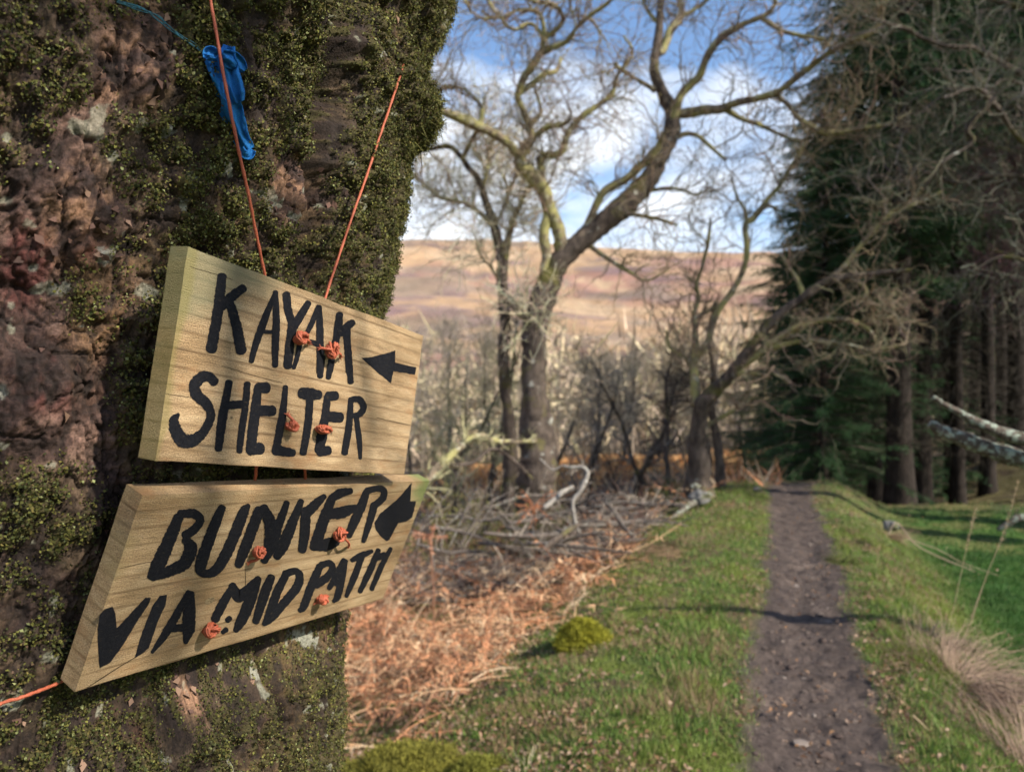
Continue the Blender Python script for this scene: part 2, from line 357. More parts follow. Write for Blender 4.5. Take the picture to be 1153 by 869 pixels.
    # overhanging limbs added out of view, to cast dappled shade on trunk and boards
    rl = np.random.default_rng(12)
    for k, (z0, pts) in enumerate(((1.25, [(-.35, .75, 1.2), (.1, .45, 1.35), (.7, .15, 1.35), (1.4, -.3, 1.55), (2.3, -.8, 1.9)]), (1.7, [(-.5, .6, 1.7), (0, .2, 1.7), (.5, -.1, 1.65), (1.1, -.5, 1.8), (1.9, -.9, 2.1)]))):
        P = resample(smooth_path(np.array(pts)+[0, 0, EYE], 8), 40)+rl.normal(0, .006, (40, 3)); Rr = np.linspace(.042, .010, 40)
        V_, Q_ = tubes(P[None], Rr[None], 9); mk('limb', V_-[TC[0], TC[1], 0], [Q_], M['oak'], root)
        p, d, r = spawn(P[None], Rr[None], 30, rl, .1, 1, 1.2); P1, R1 = grow(p, d, rl.uniform(.2, .7, 30), r*.4, 8, .25, -.02, rl, .3); p, d, r = spawn(P1, R1, 150, rl, .1, 1, 1); P2, R2 = grow(p, d, rl.uniform(.08, .3, 150), r*.6, 5, .3, 0, rl, .5)
        tw_ = TM(); a_, b_ = tubes(P1, np.maximum(R1, .002), 4); tw_.add(a_, Q=b_, col=TWC['brown']); a_, b_ = tubes(P2, np.maximum(R2, .0014), 3); tw_.add(a_, Q=b_, col=TWC['brown']); o_ = tw_.build('twigs', M['twig'], root, (TC[0], TC[1], 0)); o_['kind'] = 'stuff'
    fl = TM().add(Vf, Q=Qf, col=np.repeat(cf, 4, 0)).build('bark_flakes', M['mossleaf'], root, (TC[0], TC[1], 0)); fl['kind'] = 'stuff'
    

# ------------------------------------------------------------------ SIGN BOARDS
ZR = {'A': (180, 270, 6.6875), 'B': (330, 310, 6.6875), 'C': (150, 400, 6.6875), 'D': (310, 420, 6.6875), 'E': (130, 530, 5.43),
      'F': (310, 530, 5.433), 'G': (60, 640, 5.765), 'H': (240, 610, 5.43), 'K': (310, 340, 10.86), 'U': (140, 260, 3.103)}
def ZP(r, x, y): o = ZR[r]; return o[0]+x/o[2], o[1]+y/o[2]
def woodmat(name, base, dark, light, green, gmask, seed):
    m, nt, b = newmat(name, .75, .25)
    v = coords(nt); 
    def sc(s, off=(0, 0, 0)):
        mp = nd(nt, 'ShaderNodeMapping'); mp.inputs['Scale'].default_value = s; mp.inputs['Location'].default_value = off; nt.links.new(v, mp.inputs[0]); return mp.outputs[0]
    fine = noise(nt, sc((60, 900, 300), (seed, 0, 0)), 1, 5, .7)
    med = noise(nt, sc((14, 120, 60), (seed*3, 1, 0)), 1, 4, .6)
    fib = noise(nt, sc((700, 900, 700)), 1, 4, .7)
    big = noise(nt, sc((9, 20, 9), (seed, 4, 2)), 1, 4, .6)
    c = ramp(nt, med, [(.1, dark), (.45, base), (.8, light)])
    c = mixc(nt, 1.0, c, ramp(nt, fine, [(.3, (.80,)*3), (.65, (1.15,)*3)]), 'MULTIPLY')
    c = mixc(nt, 1.0, c, ramp(nt, fib, [(.36, (.55,)*3), (.62, (1.35,)*3)]), 'MULTIPLY')
    # annual rings: thin dark lines about 13 mm apart
    wv = nd(nt, 'ShaderNodeTexWave', wave_type='BANDS', bands_direction='Y', wave_profile='SIN')
    for k, x in (('Scale', 20.0), ('Distortion', 2.3), ('Detail', 3.0), ('Detail Scale', .28), ('Detail Roughness', .5)): wv.inputs[k].default_value = x
    nt.links.new(sc((.16, 1, .3), (seed*.1, 0, 0)), wv.inputs[0])
    ln = ramp(nt, wv.outputs['Fac'], [(.0, (1, 1, 1)), (.03, (.75, .75, .75)), (.10, (.12, .12, .12)), (.4, (0, 0, 0))])
    c = mixc(nt, mixc(nt, 1.0, ln, ramp(nt, med, [(.35, (.18,)*3), (.62, (.9,)*3)]), 'MULTIPLY'), c, dark)
    c = mixc(nt, 1.0, c, ramp(nt, big, [(.3, (.62, .57, .50)), (.6, (1.1, 1.1, 1.1))]), 'MULTIPLY')
    st2 = noise(nt, sc((16, 34, 16), (seed*2, 7, 1)), 1, 4, .6); c = mixc(nt, ramp(nt, st2, [(.56, (0, 0, 0)), (.72, (.5,)*3)]), c, (.33, .14, .045))
    gr2 = noise(nt, sc((22, 60, 22), (seed, 3, 8)), 1, 5, .7); c = mixc(nt, ramp(nt, gr2, [(.55, (0, 0, 0)), (.75, (.45,)*3)]), c, (.15, .13, .09))
    # algae / weather stain, fixed to the wood
    sx = nd(nt, 'ShaderNodeSeparateXYZ'); nt.links.new(v, sx.inputs[0])
    def lin(kx, ky, k0):
        a = nd(nt, 'ShaderNodeMath', operation='MULTIPLY_ADD'); nt.links.new(sx.outputs[0], a.inputs[0]); a.inputs[1].default_value = kx; a.inputs[2].default_value = k0
        d = nd(nt, 'ShaderNodeMath', operation='MULTIPLY_ADD'); nt.links.new(sx.outputs[1], d.inputs[0]); d.inputs[1].default_value = ky; nt.links.new(a.outputs[0], d.inputs[2])
        e = nd(nt, 'ShaderNodeMath', operation='MULTIPLY_ADD'); nt.links.new(big, e.inputs[0]); e.inputs[1].default_value = 1.3; nt.links.new(d.outputs[0], e.inputs[2]); return e.outputs[0]
    for kx, ky, k0, col_, amt in gmask:
        g = ramp(nt, lin(kx, ky, k0), [(.5, (0, 0, 0)), (.85, (amt,)*3)]); c = mixc(nt, g, c, col_)
    # small dark dents
    vo = nd(nt, 'ShaderNodeTexVoronoi'); vo.inputs['Scale'].default_value = 26; nt.links.new(v, vo.inputs['Vector'])
    dn = ramp(nt, vo.outputs['Distance'], [(.03, (.8,)*3), (.06, (0, 0, 0))]); c = mixc(nt, dn, c, (.06, .04, .02))
    nt.links.new(c, b.inputs['Base Color'])
    h = nd(nt, 'ShaderNodeMath', operation='ADD'); nt.links.new(fib, h.inputs[0]); nt.links.new(fine, h.inputs[1]); bump(nt, b, h.outputs[0], .75, .0016)
    return m
pm, pnt, pb = newmat('black_paint', .85, .12)
pv = coords(pnt); pf = noise(pnt, pv, 300, 5, .7); pf2 = noise(pnt, pv, 1400, 3, .7)
pc = ramp(pnt, pf, [(.3, (.0035, .004, .006)), (.75, (.015, .015, .018))]); pf3 = noise(pnt, coords(pnt, (120, 900, 200)), 1, 4, .7); pc = mixc(pnt, ramp(pnt, pf3, [(.60, (0, 0, 0)), (.72, (.6,)*3)]), pc, (.12, .085, .045)); pnt.links.new(pc, pb.inputs['Base Color']); bump(pnt, pb, pf2, .8, .001)
cm, cnt_, cb = newmat('orange_cord', .55, .35)
cv = coords(cnt_); cf_ = noise(cnt_, cv, 900, 3, .6); cc_ = ramp(cnt_, cf_, [(.3, (.24, .045, .02)), (.7, (.47, .125, .058))]); cnt_.links.new(cc_, cb.inputs['Base Color']); bump(cnt_, cb, cf_, .8, .0008)
M['paint'] = pm; M['cord'] = cm
class Board:
    def __init__(s, name, label, quad, thick, Y0, mat, bev=.0022, cut=None):
        R = [ray(*c) for c in quad]
        l = list(np.linalg.solve(np.array([R[0], -R[1], R[2]]).T, R[3]))+[1]
        P = [l[i]*R[i] for i in range(4)]; k = Y0/P[0][1]; P = [p*k for p in P]      # TL TR BR BL, relative to the eye
        s.eye = np.array([0, 0, EYE]); s.O = P[3]+s.eye
        s.u = nrm(P[2]-P[3]); n = np.cross(P[2]-P[3], P[0]-P[3]); s.n = nrm(n); s.v = np.cross(s.n, s.u)
        s.P = [s.loc(p+s.eye) for p in P]; s.t = thick
        root = thing(name, label, 'sign'); s.root = root
        root.matrix_world = Matrix([[*(s.u[i], s.v[i], s.n[i], s.O[i])] for i in range(3)]+[[0, 0, 0, 1]])
        bm = bmesh.new()
        TL, TR_, BR, BL = [p[:2] for p in s.P]
        NU, NV = 26, 14
        outline = []
        def edge(a, b, n, amp, sd):
            for i in range(n):
                f = i/n; p = a+(b-a)*f; q = nrm(np.array([b-a]))[0]; o = np.array([q[1], -q[0]])*amp*float(vnoise(np.array([f*9+sd, sd*3.1, .3])))
                outline.append(p+(o if i else 0))
        edge(BL, BR, 24, .0009, 1); edge(BR, TR_, 10, .0012, 2); edge(TR_, TL, 24, .0010, 3); edge(TL, BL, 10, .0012, 4)
        fr = [bm.verts.new((*p, 0)) for p in outline]; bk = [bm.verts.new((*p, -thick)) for p in outline]
        bm.faces.new(fr); bm.faces.new(bk[::-1]); n = len(fr)
        for i in range(n): bm.faces.new((fr[i], bk[i], bk[(i+1) % n], fr[(i+1) % n]))
        ed = [e for e in bm.edges if e.calc_face_angle(0) > .6]
        bmesh.ops.bevel(bm, geom=ed, offset=bev, segments=3, affect='EDGES', profile=.6)
        me = bpy.data.meshes.new('plank'); bm.to_mesh(me); bm.free(); me.materials.append(mat)
        for p_ in me.polygons: p_.use_smooth = False
        o = bpy.data.objects.new('plank', me); COL.objects.link(o); o.parent = root; s.plank = o
    def loc(s, p): d = p-s.O; return np.array([d@s.u, d@s.v, d@s.n])
    def hit(s, px, py, off=0.0):
        d = ray(px, py); O = s.O+s.n*off-s.eye; t = (O@s.n)/(d@s.n); return s.loc(d*t+s.eye)
    def world(s, l): return s.O+s.u*l[0]+s.v*l[1]+s.n*l[2]
    def stroke(s, tm, r, pts, z, wk=1.0, sd=0):
        q = np.array([(*ZP(r, a, b), w/ZR[r][2]*wk) for a, b, w in pts], float)
        q = smooth_path(q, 8); L = np.r_[0, np.cumsum(np.hypot(*np.diff(q[:, :2], axis=0).T))]
        n = max(8, int(L[-1]/1.0)); u = np.linspace(0, L[-1], n); q = np.stack([np.interp(u, L, q[:, k]) for k in range(3)], 1)
        t = nrm(np.gradient(q[:, :2], axis=0)); o = np.stack([-t[:, 1], t[:, 0]], 1); h = np.maximum(q[:, 2:], .6)/2
        jl = 1+.20*fbm(xyz(u*.6, sd, 1), 4, 5, .7)[:, None]; jr = 1+.20*fbm(xyz(u*.6, sd, 7), 4, 6, .7)[:, None]
        # round ends: extra cross-sections
        caps = []
        for (pp, tt, oo, hh, sg) in ((q[0, :2], t[0], o[0], h[0, 0], -1), (q[-1, :2], t[-1], o[-1], h[-1, 0], 1)):
            a = np.radians([75, 55, 35, 15]) if sg < 0 else np.radians([15, 35, 55, 75])
            caps.append([(pp+tt*sg*hh*.75*math.sin(x)+oo*hh*math.cos(x), pp+tt*sg*hh*.75*math.sin(x)-oo*hh*math.cos(x)) for x in a])
        L_ = [c[0] for c in caps[0]]+list(q[:, :2]+o*h*jl)+[c[0] for c in caps[1]]
        R_ = [c[1] for c in caps[0]]+list(q[:, :2]-o*h*jr)+[c[1] for c in caps[1]]
        V = [s.hit(*p, z) for p in L_]+[s.hit(*p, z) for p in R_]; m = len(L_)
        tm.add(V, Q=[(i, i+1, m+i+1, m+i) for i in range(m-1)])
    def poly(s, tm, r, pts, z, rough=.35):
        q = np.array([ZP(r, *p) for p in pts]); q = np.vstack([q, q[:1]]); out = []
        for a, b in zip(q[:-1], q[1:]):
            k = max(2, int(np.hypot(*(b-a))/2)); 
            for i in range(k): out.append(a+(b-a)*i/k+(RNG.normal(0, rough*.5, 2) if i else 0))
        V = [s.hit(*p, z) for p in out]; s.ngons = getattr(s, 'ngons', [])
        bm = bmesh.new(); f = bm.faces.new([bm.verts.new(v) for v in V]); bmesh.ops.triangulate(bm, faces=[f]); bm.verts.index_update()
        tm.add([tuple(v.co) for v in bm.verts], T=[[v.index for v in f.verts] for f in bm.faces]); bm.free()
    def word(s, strokes, name='lettering', z0=.0003):
        tm = TM()
        for i, st in enumerate(strokes):
            if len(st[1][0]) == 2: s.poly(tm, st[0], st[1], z0+.00006*(i % 6))
            else: s.stroke(tm, st[0], st[1], z0+.00006*(i % 6), s.wk, i)
        V = np.concatenate(tm.V); fs = ([np.concatenate(tm.Q)] if tm.Q else [])+([np.concatenate(tm.T)] if tm.T else [])
        return mk(name, V, fs, M['paint'], s.root, smooth=False)
    def knot(s, px, py, rad, seed, tails, squash=(1, 1)):
        rg = np.random.default_rng(seed); c = s.hit(px, py, .004); tm = TM(); r = .0017
        r = .00125
        for w in range(3):
            a = np.linspace(0, 2*np.pi*3.6, 90); ph = rg.uniform(0, 6, 3)
            P = np.stack([np.cos(a+ph[0])*(1+.35*np.cos(a*1.44+ph[1])), np.sin(a+ph[0])*(1+.35*np.cos(a*1.44+ph[1])), .75*np.sin(a*1.44+ph[1])+.35*np.sin(a*.5+ph[2])], 1)*rad*.62
            P[:, 0] *= squash[0]; P[:, 1] *= squash[1]; P = P+c+[0, 0, rad*.45]+rg.normal(0, .0003, P.shape)
            V, Q = tubes(P[None], np.full((1, len(P)), r)*(1+.15*np.sin(np.arange(len(P))*1.9)), 8); tm.add(V, Q=Q)
        for (du, dv) in tails:
            e = s.hit(px+du, py+dv, .003); P = smooth_path([c+[0, 0, rad*.5], (c+e)/2+[0, 0, rad*.9], e], 8)
            V, Q = tubes(P[None], np.linspace(r, r*1.25, len(P))[None], 8); tm.add(V, Q=Q)
            for k in range(12):
                st = P[-1]; en = st+nrm((e-c)[None])[0]*rg.uniform(.001, .004)+rg.normal(0, .0016, 3)
                V, Q = tubes(np.array([[st, (st+en)/2, en]]), np.array([[.0006, .0005, .0002]]), 4); tm.add(V, Q=Q)
        V = np.concatenate(tm.V); return mk('cord_knot', V, [np.concatenate(tm.Q)], M['cord'], s.root)

wood1 = woodmat('weathered_pine', (.38, .255, .135), (.16, .095, .045), (.50, .365, .21), None,
                [(-5.5, 9, -1.05, (.16, .16, .09), .7), (-60, 0, .25, (.20, .17, .05), .55), (-3.2, 10, -1.9, (.13, .18, .125), .6)], 1.3)
wood2 = woodmat('pale_pine', (.37, .25, .13), (.18, .11, .05), (.48, .35, .20), None,
                [(-16, 0, -.15, (.24, .18, .06), .5), (9, 6, -5.1, (.10, .15, .04), .8)], 7.7)
b1 = Board('sign_board', 'upper wooden board hand painted KAYAK SHELTER with a left arrow', [(212, 277.5), (476.8, 378), (455, 534.4), (174.7, 518.9)], .0205, .63, wood1)
b2 = Board('sign_board', 'lower tilted wooden board hand painted BUNKER VIA MID PATH', [(160.4, 557.6), (484, 541), (431, 673.6), (84, 778.8)], .021, .625, wood2, .0035)
BOARDS = [b1, b2]; build_trunk()
b1.wk = .95; b2.wk = .87
b1.word([
 ('A', [(468, 275, 76), (437, 540, 84), (388, 825, 88)]), ('A', [(628, 365, 70), (540, 430, 78), (470, 510, 60)]), ('A', [(520, 450, 70), (575, 640, 82), (612, 835, 88)]),
 ('U', [(527, 214, 12), (490, 310, 28), (458, 400, 25), (444, 455, 20)]), ('U', [(528, 214, 20), (531, 320, 27), (528, 400, 27), (527, 470, 22)]), ('U', [(492, 352, 15), (532, 354, 15)]),
 ('U', [(566, 222, 30), (573, 280, 30), (590, 330, 32)]), ('U', [(643, 252, 24), (618, 292, 30), (592, 335, 32)]), ('U', [(588, 325, 34), (578, 400, 34), (571, 472, 32)]), ('U', [(615, 385, 20), (604, 440, 18), (592, 478, 16)]),
 ('K', [(523, 50, 50), (455, 240, 72), (385, 380, 62)]), ('K', [(535, 60, 70), (545, 300, 92), (550, 600, 95), (545, 860, 84)]), ('K', [(400, 480, 62), (520, 515, 75)]), ('U', [(692, 440, 24), (684, 508, 22)]),
 ('K', [(787, 150, 90), (768, 320, 105), (735, 500, 90)]), ('K', [(690, 710, 88), (668, 850, 76)]), ('U', [(720, 470, 24), (713, 512, 20)]), ('K', [(948, 252, 88), (880, 300, 105), (800, 385, 90)]), ('K', [(870, 330, 105), (885, 560, 92), (900, 850, 90)]), ('U', [(783, 420, 25), (791, 528, 23)]),
])
b1.word([
 ('C', [(612, 200, 78), (570, 160, 82), (515, 165, 88), (462, 225, 92), (478, 295, 92), (545, 360, 84), (583, 425, 70), (573, 500, 72), (520, 588, 76), (445, 640, 104), (370, 640, 118), (322, 565, 104), (308, 490, 78), (340, 445, 30)]),
 ('C', [(722, 205, 62), (704, 300, 62), (668, 500, 76), (642, 705, 60)]), ('C', [(860, 215, 55), (842, 400, 56), (812, 600, 56), (800, 722, 50)]), ('C', [(705, 375, 72), (815, 368, 62)]),
 ('C', [(940, 235, 62), (915, 450, 82), (885, 715, 78)]), ('C', [(1005, 245, 88), (945, 245, 88)]), ('U', [(462, 628, 40), (518, 628, 40)]), ('U', [(440, 762, 46), (476, 760, 44)]),
 ('U', [(563, 545, 20), (553, 640, 28), (530, 765, 30)]), ('U', [(528, 765, 38), (570, 772, 34), (590, 775, 28)]),
 ('D', [(200, 150, 90), (265, 158, 98), (330, 165, 72)]), ('D', [(262, 180, 60), (245, 400, 62), (210, 600, 58)]),
 ('D', [(400, 175, 80), (455, 170, 74)]), ('D', [(392, 180, 58), (375, 330, 66), (352, 470, 84), (330, 585, 72)]), ('D', [(380, 326, 85), (490, 334, 82)]), ('D', [(335, 590, 78), (400, 582, 74)]),
 ('D', [(570, 195, 44), (555, 400, 55), (522, 600, 55)]), ('D', [(580, 195, 46), (635, 200, 52), (665, 255, 54), (640, 305, 52), (590, 322, 40)]), ('D', [(610, 335, 42), (632, 500, 46), (640, 640, 30)]),
])
b1.word([('B', [(515, 622), (590, 615), (700, 588), (772, 563), (768, 655), (930, 695), (918, 750), (757, 720), (738, 812), (640, 735)])], 'arrow')
b2.word([
 ('E', [(385, 285, 75), (330, 420, 92), (262, 570, 100), (215, 648, 56)]), ('E', [(395, 262, 60), (480, 262, 66), (518, 300, 60), (490, 350, 60), (430, 395, 72)]), ('E', [(430, 420, 62), (460, 470, 92), (425, 560, 92), (330, 612, 78), (225, 652, 50)]),
 ('E', [(652, 225, 58), (607, 330, 76), (555, 470, 82), (520, 585, 84), (552, 628, 60), (620, 600, 74), (680, 500, 82), (738, 370, 82), (785, 250, 72), (812, 212, 36)]),
 ('E', [(880, 240, 74), (838, 350, 78), (790, 480, 78), (752, 575, 58)]), ('E', [(905, 225, 66), (948, 330, 90), (948, 450, 92), (910, 548, 56)]), ('E', [(1048, 195, 42), (1005, 310, 62), (965, 430, 74)]), 
 ('F', [(70, 195, 44), (40, 290, 50), (10, 360, 50)]), ('F', [(158, 185, 44), (112, 300, 68), (50, 450, 84), (10, 525, 56)]), ('F', [(300, 155, 38), (250, 200, 68), (185, 265, 74)]), ('F', [(188, 240, 68), (180, 380, 72), (165, 485, 58)]),
 ('F', [(462, 122, 44), (400, 135, 66), (350, 165, 60)]), ('F', [(348, 165, 62), (300, 290, 78), (252, 430, 82), (232, 470, 56)]), ('F', [(330, 268, 70), (420, 250, 84), (492, 222, 42)]), ('F', [(250, 468, 48), (310, 452, 88), (372, 430, 70)]),
 ('F', [(558, 130, 50), (520, 230, 66), (470, 340, 66), (450, 395, 50)]), ('F', [(560, 122, 48), (620, 108, 46), (662, 118, 48), (658, 165, 50), (600, 218, 52)]), ('F', [(608, 205, 52), (575, 320, 50), (540, 430, 32)]),
])
b2.word([
 ('G', [(300, 300), (330, 265), (385, 245), (403, 290), (413, 385), (520, 270), (600, 185), (635, 190), (620, 230), (540, 350), (450, 500), (370, 610), (300, 645), (290, 500), (288, 400)]),
 ('G', [(690, 175), (740, 168), (730, 230), (680, 340), (650, 430), (620, 515), (560, 560), (530, 580), (555, 480), (600, 350), (640, 250)]),
 ('G', [(878, 150, 36), (800, 300, 62), (722, 430, 60), (642, 542, 26)]), ('G', [(895, 160, 52), (884, 280, 92), (878, 390, 96), (860, 478, 34)]), ('G', [(770, 388, 58), (860, 380, 60)]),
 ('H', [(125, 260, 40), (62, 370, 66), (12, 472, 60)]), ('H', [(115, 265, 52), (152, 330, 84), (200, 300, 72), (278, 225, 48)]), ('H', [(275, 230, 50), (222, 370, 82), (172, 480, 76), (138, 540, 40)]), ('H', [(102, 465, 40), (88, 478, 42)]), ('H', [(80, 535, 40), (58, 552, 30)]),
 ('H', [(355, 215, 58), (310, 330, 72), (262, 485, 52)]),
 ('H', [(440, 210, 56), (390, 310, 64), (335, 465, 56), (312, 500, 36)]), ('H', [(440, 195, 56), (498, 178, 50), (528, 205, 56), (515, 270, 66), (440, 365, 64), (355, 465, 56), (316, 502, 28)]),
 ('H', [(652, 150, 56), (600, 270, 62), (555, 390, 56), (530, 418, 36)]), ('H', [(660, 140, 48), (712, 130, 46), (730, 162, 48), (690, 220, 58), (630, 262, 56)]),
 ('H', [(800, 110, 38), (760, 190, 46), (710, 282, 36)]), ('H', [(808, 115, 38), (790, 210, 50), (762, 330, 50), (738, 362, 28)]), ('H', [(745, 250, 42), (790, 236, 38)]),
 ('H', [(970, 56, 30), (900, 85, 48), (848, 112, 32)]), ('H', [(908, 95, 44), (860, 220, 50), (815, 330, 32)]),
 ('H', [(1010, 50, 38), (960, 170, 50), (898, 302, 36)]), ('F', [(706, 475, 30), (650, 580, 42), (590, 722, 36)]), ('F', [(630, 530, 46), (668, 512, 42)]),
])
b2.word([('F', [(835, 72), (825, 185), (862, 185), (838, 285), (800, 310), (752, 318), (700, 420), (680, 430), (645, 400), (615, 360), (605, 320), (640, 260), (740, 180)])], 'arrow')
b1.knot(336, 380, .0078, 1, [(11, 6)], (1.0, .95)); b1.knot(371, 394, .0080, 2, [(12, 8), (-9, -2)], (.75, 1.25))
b1.knot(327, 479, .0066, 3, [(-3, -12)], (1, .9)); b1.knot(362, 483, .0076, 4, [(9, 0)], (1.5, .62))
b2.knot(290, 620, .0068, 5, [(-8, 12)], (1.1, .95)); b2.knot(381, 600, .0082, 6, [(12, 14)], (1.0, 1.1))
b2.knot(235, 707, .0080, 7, [(10, 1)], (1.1, .9)); b2.knot(362, 673, .0074, 8, [(-5, 5)], (1.15, .9))
for k, (px, py, w, h, g) in enumerate([(236, 676, 5.5, 3.5, 0)]):        # the sawn-through twig knot in the wood
    a = np.linspace(0, 2*np.pi, 24, endpoint=False); q = [(px+w*math.cos(t)*1.0+h*.0, py+h*math.sin(t)-w*.35*math.cos(t)) for t in a]
    V = [b2.hit(*p, .00025) for p in q]; wm, wnt, wb = newmat('knot_wood', .8); wv_ = noise(wnt, coords(wnt), 500, 3); wnt.links.new(ramp(wnt, wv_, [(.4, (.09, .06, .03)), (.6, (.26, .19, .10))]), wb.inputs['Base Color'])
    mk('wood_knot', V, [np.arange(24)[None]], wm, b2.root)

sm_, snt, sb_ = newmat('split_wood', .9, .1); sb_.inputs['Base Color'].default_value = (.035, .022, .012, 1)
def split(b, pts, z=.00012):
    keep = M['paint']; tm = TM(); b_wk = b.wk; b.stroke(tm, 'S', pts, z, 1.0, 3); V = np.concatenate(tm.V); mk('split', V, [np.concatenate(tm.Q)], sm_, b.root, smooth=False)
ZR['S'] = (0, 0, 1.0)
split(b2, [(98, 774, .8), (118, 761, 1.1), (140, 747, .9), (166, 732, .6)]); split(b2, [(276, 640, .5), (276.5, 655, .8), (275, 668, .5)]); split(b2, [(135, 640, .5), (160, 634, .8), (190, 630, .5)])
split(b1, [(214, 300, .6), (222, 303, .8), (240, 308, .6), (262, 315, .5)]); split(b1, [(186, 443, .5), (205, 446, .8), (232, 450, .5)]); split(b1, [(424, 470, .5), (440, 474, .7), (459, 478, .6)]); split(b1, [(250, 412, .5), (290, 424, .7), (318, 431, .5)])
# ------------------------------------------------------------------ CORDS, RAG, TWINE
def cord(name, label, pts, r=.0016, cat='cord', group=None, mat=None, parent=None):
    P = resample(smooth_path(pts, 10), 90); P[:, :3] += np.cumsum(RNG.normal(0, .00010, P.shape), 0)
    tw = 1+.10*np.sin(np.arange(90)*1.3)
    V, Q = tubes(P[None], (r*tw)[None], 10); o = mk(name, V, [Q], mat or M['cord'])
    return tag(o, label, cat, group)
def on_trunk(px, py, off=.014): Y = tdepth(px, py)-off; return np.array([0, 0, EYE])+ray(px, py)*Y
def behind(b, px, py, off=.006): return b.world(b.hit(px, py, -b.t-off))
cord('hanging_cord', 'orange cord running down from the top, through the blue rag, to the upper board', [on_trunk(222, -60, .006), on_trunk(237, 0, .024), on_trunk(258, 115, .05), behind(b1, 299, 312, .004), behind(b1, 303, 345, .003)], .0015)
cord('hanging_cord', 'orange cord slanting down the shaded right side of the mossy trunk', [np.array([0, 0, EYE])+ray(455, 62)*1.06, np.array([0, 0, EYE])+ray(449, 90)*.99, behind(b1, 367, 333, .004), behind(b1, 358, 362, .003)], .0015)
cord('linking_cord', 'short orange cord in the gap between boards, left one below the word SHELTER', [behind(b1, 292, 505), behind(b1, 288, 532), behind(b2, 286, 556), behind(b2, 284, 575)], .0016)
cord('linking_cord', 'short orange cord in the gap between boards, right one nearer the arrows', [behind(b1, 341, 505), behind(b1, 344, 534), behind(b2, 346, 552), behind(b2, 350, 575)], .0016)
cord('tie_cord', 'orange cord wrapping the trunk at the lower corner of the BUNKER board', [on_trunk(-90, 830, .008), on_trunk(0, 793, .010), on_trunk(32, 783, .013), behind(b2, 75, 765, .004), behind(b2, 110, 745, .004)], .0015)
rm, rnt, rb = newmat('blue_cloth', .8, .15)
rv = coords(rnt); rf = noise(rnt, rv, 1100, 3, .6); rf2 = noise(rnt, rv, 45, 3, .6)
rc = ramp(rnt, rf2, [(.3, (.012, .09, .30)), (.7, (.03, .21, .52))]); rnt.links.new(mixc(rnt, 1.0, rc, ramp(rnt, rf, [(.35, (.75,)*3), (.65, (1.2,)*3)]), 'MULTIPLY'), rb.inputs['Base Color']); bump(rnt, rb, rf, .6, .0008)
def strip(ctrl, seed, folds=3, amp=.25, off=.03):
    """a crumpled cloth strip along image-traced points (px, py, width px, extra stand-off)"""
    q = resample(smooth_path(ctrl, 8), 60); n, m = len(q), 22; V = []
    t = nrm(np.gradient(q[:, :2], axis=0)); o = np.stack([-t[:, 1], t[:, 0]], 1); s = np.linspace(-1, 1, m)
    g = fbm(np.stack(np.meshgrid(np.arange(n)*.05, s*1.2, [seed], indexing='ij'), -1)[:, :, 0], 3, seed)
    for i in range(n):
        Y0 = tdepth(q[i, 0], q[i, 1])-off-q[i, 3]
        for j in range(m):
            w = q[i, 2]/2*1.18; fold = math.cos(s[j]*math.pi*folds+seed+2.2*g[i, j])
            x = q[i, 0]+o[i, 0]*s[j]*w*(1+.25*g[i, j]); y = q[i, 1]+o[i, 1]*s[j]*w*(1+.25*g[i, j])
            Y = Y0+(.0042*fold+.009*g[i, j])*min(1, q[i, 2]/14)+.006*s[j]*s[j]*amp
            V.append(np.array([0, 0, EYE])+ray(x, y)*Y)
    idx = np.arange(n*m).reshape(n, m); Q = np.stack([idx[:-1, :-1], idx[:-1, 1:], idx[1:, 1:], idx[1:, :-1]], -1).reshape(-1, 4)
    return np.array(V), Q
rag = thing('rag', 'crumpled blue cloth rag knotted round the orange cord against the mossy bark', 'rag', tuple(on_trunk(258, 90, .03)))
L0 = np.array(rag.location)
tm = TM()
for ctrl, sd, fo in (([(246, 56, 30, .0), (250, 75, 28, .002), (258, 92, 26, .004), (264, 106, 24, .006), (268, 116, 16, .004)], 3, 2.2),
                     ([(252, 92, 20, -.004), (258, 118, 22, -.006), (266, 140, 20, -.006), (273, 158, 15, -.004), (279, 170, 13, -.002)], 9, 1.4),
                     ([(244, 64, 10, .004), (236, 60, 14, .003), (231, 66, 5, .001)], 5, 1.2),
                     ([(258, 52, 12, .0), (254, 66, 12, .008), (264, 74, 9, .010), (271, 82, 4, .006)], 12, 1.0),
                     ([(283, 168, 9, .000), (280, 174, 9, .002), (275, 173, 8, .003), (272, 166, 5, .002)], 14, 1.0)):
    V, Q = strip(ctrl, sd, fo); tm.add(V, Q=Q)
cl = tm.build('cloth', rm, rag, L0)
sol = cl.modifiers.new('thick', 'SOLIDIFY'); sol.thickness = .0007
V, Q = strip([(250, 60, 8, .012), (258, 66, 16, .016), (268, 72, 14, .012), (276, 80, 6, .006)], 21, 1.3)
kn = mk('knot', V-L0, [Q], rm, rag); s2 = kn.modifiers.new('thick', 'SOLIDIFY'); s2.thickness = .0007
tmn, tnt, tb = newmat('teal_twine', .8); tf = noise(tnt, coords(tnt), 400, 3); tnt.links.new(ramp(tnt, tf, [(.35, (.012, .035, .04)), (.65, (.03, .12, .15))]), tb.inputs['Base Color'])
tm = TM()
for k in range(5):
    pts = [on_trunk(x+RNG.normal(0, 1.2), y+RNG.normal(0, 1.6), .014) for x, y in ((132, 2), (160, 12), (176, 20), (190, 30), (205, 43), (218, 52), (231, 62))]
    V, Q = tubes(resample(smooth_path(pts, 6), 60)[None], np.full((1, 60), .0006), 5); tm.add(V, Q=Q)
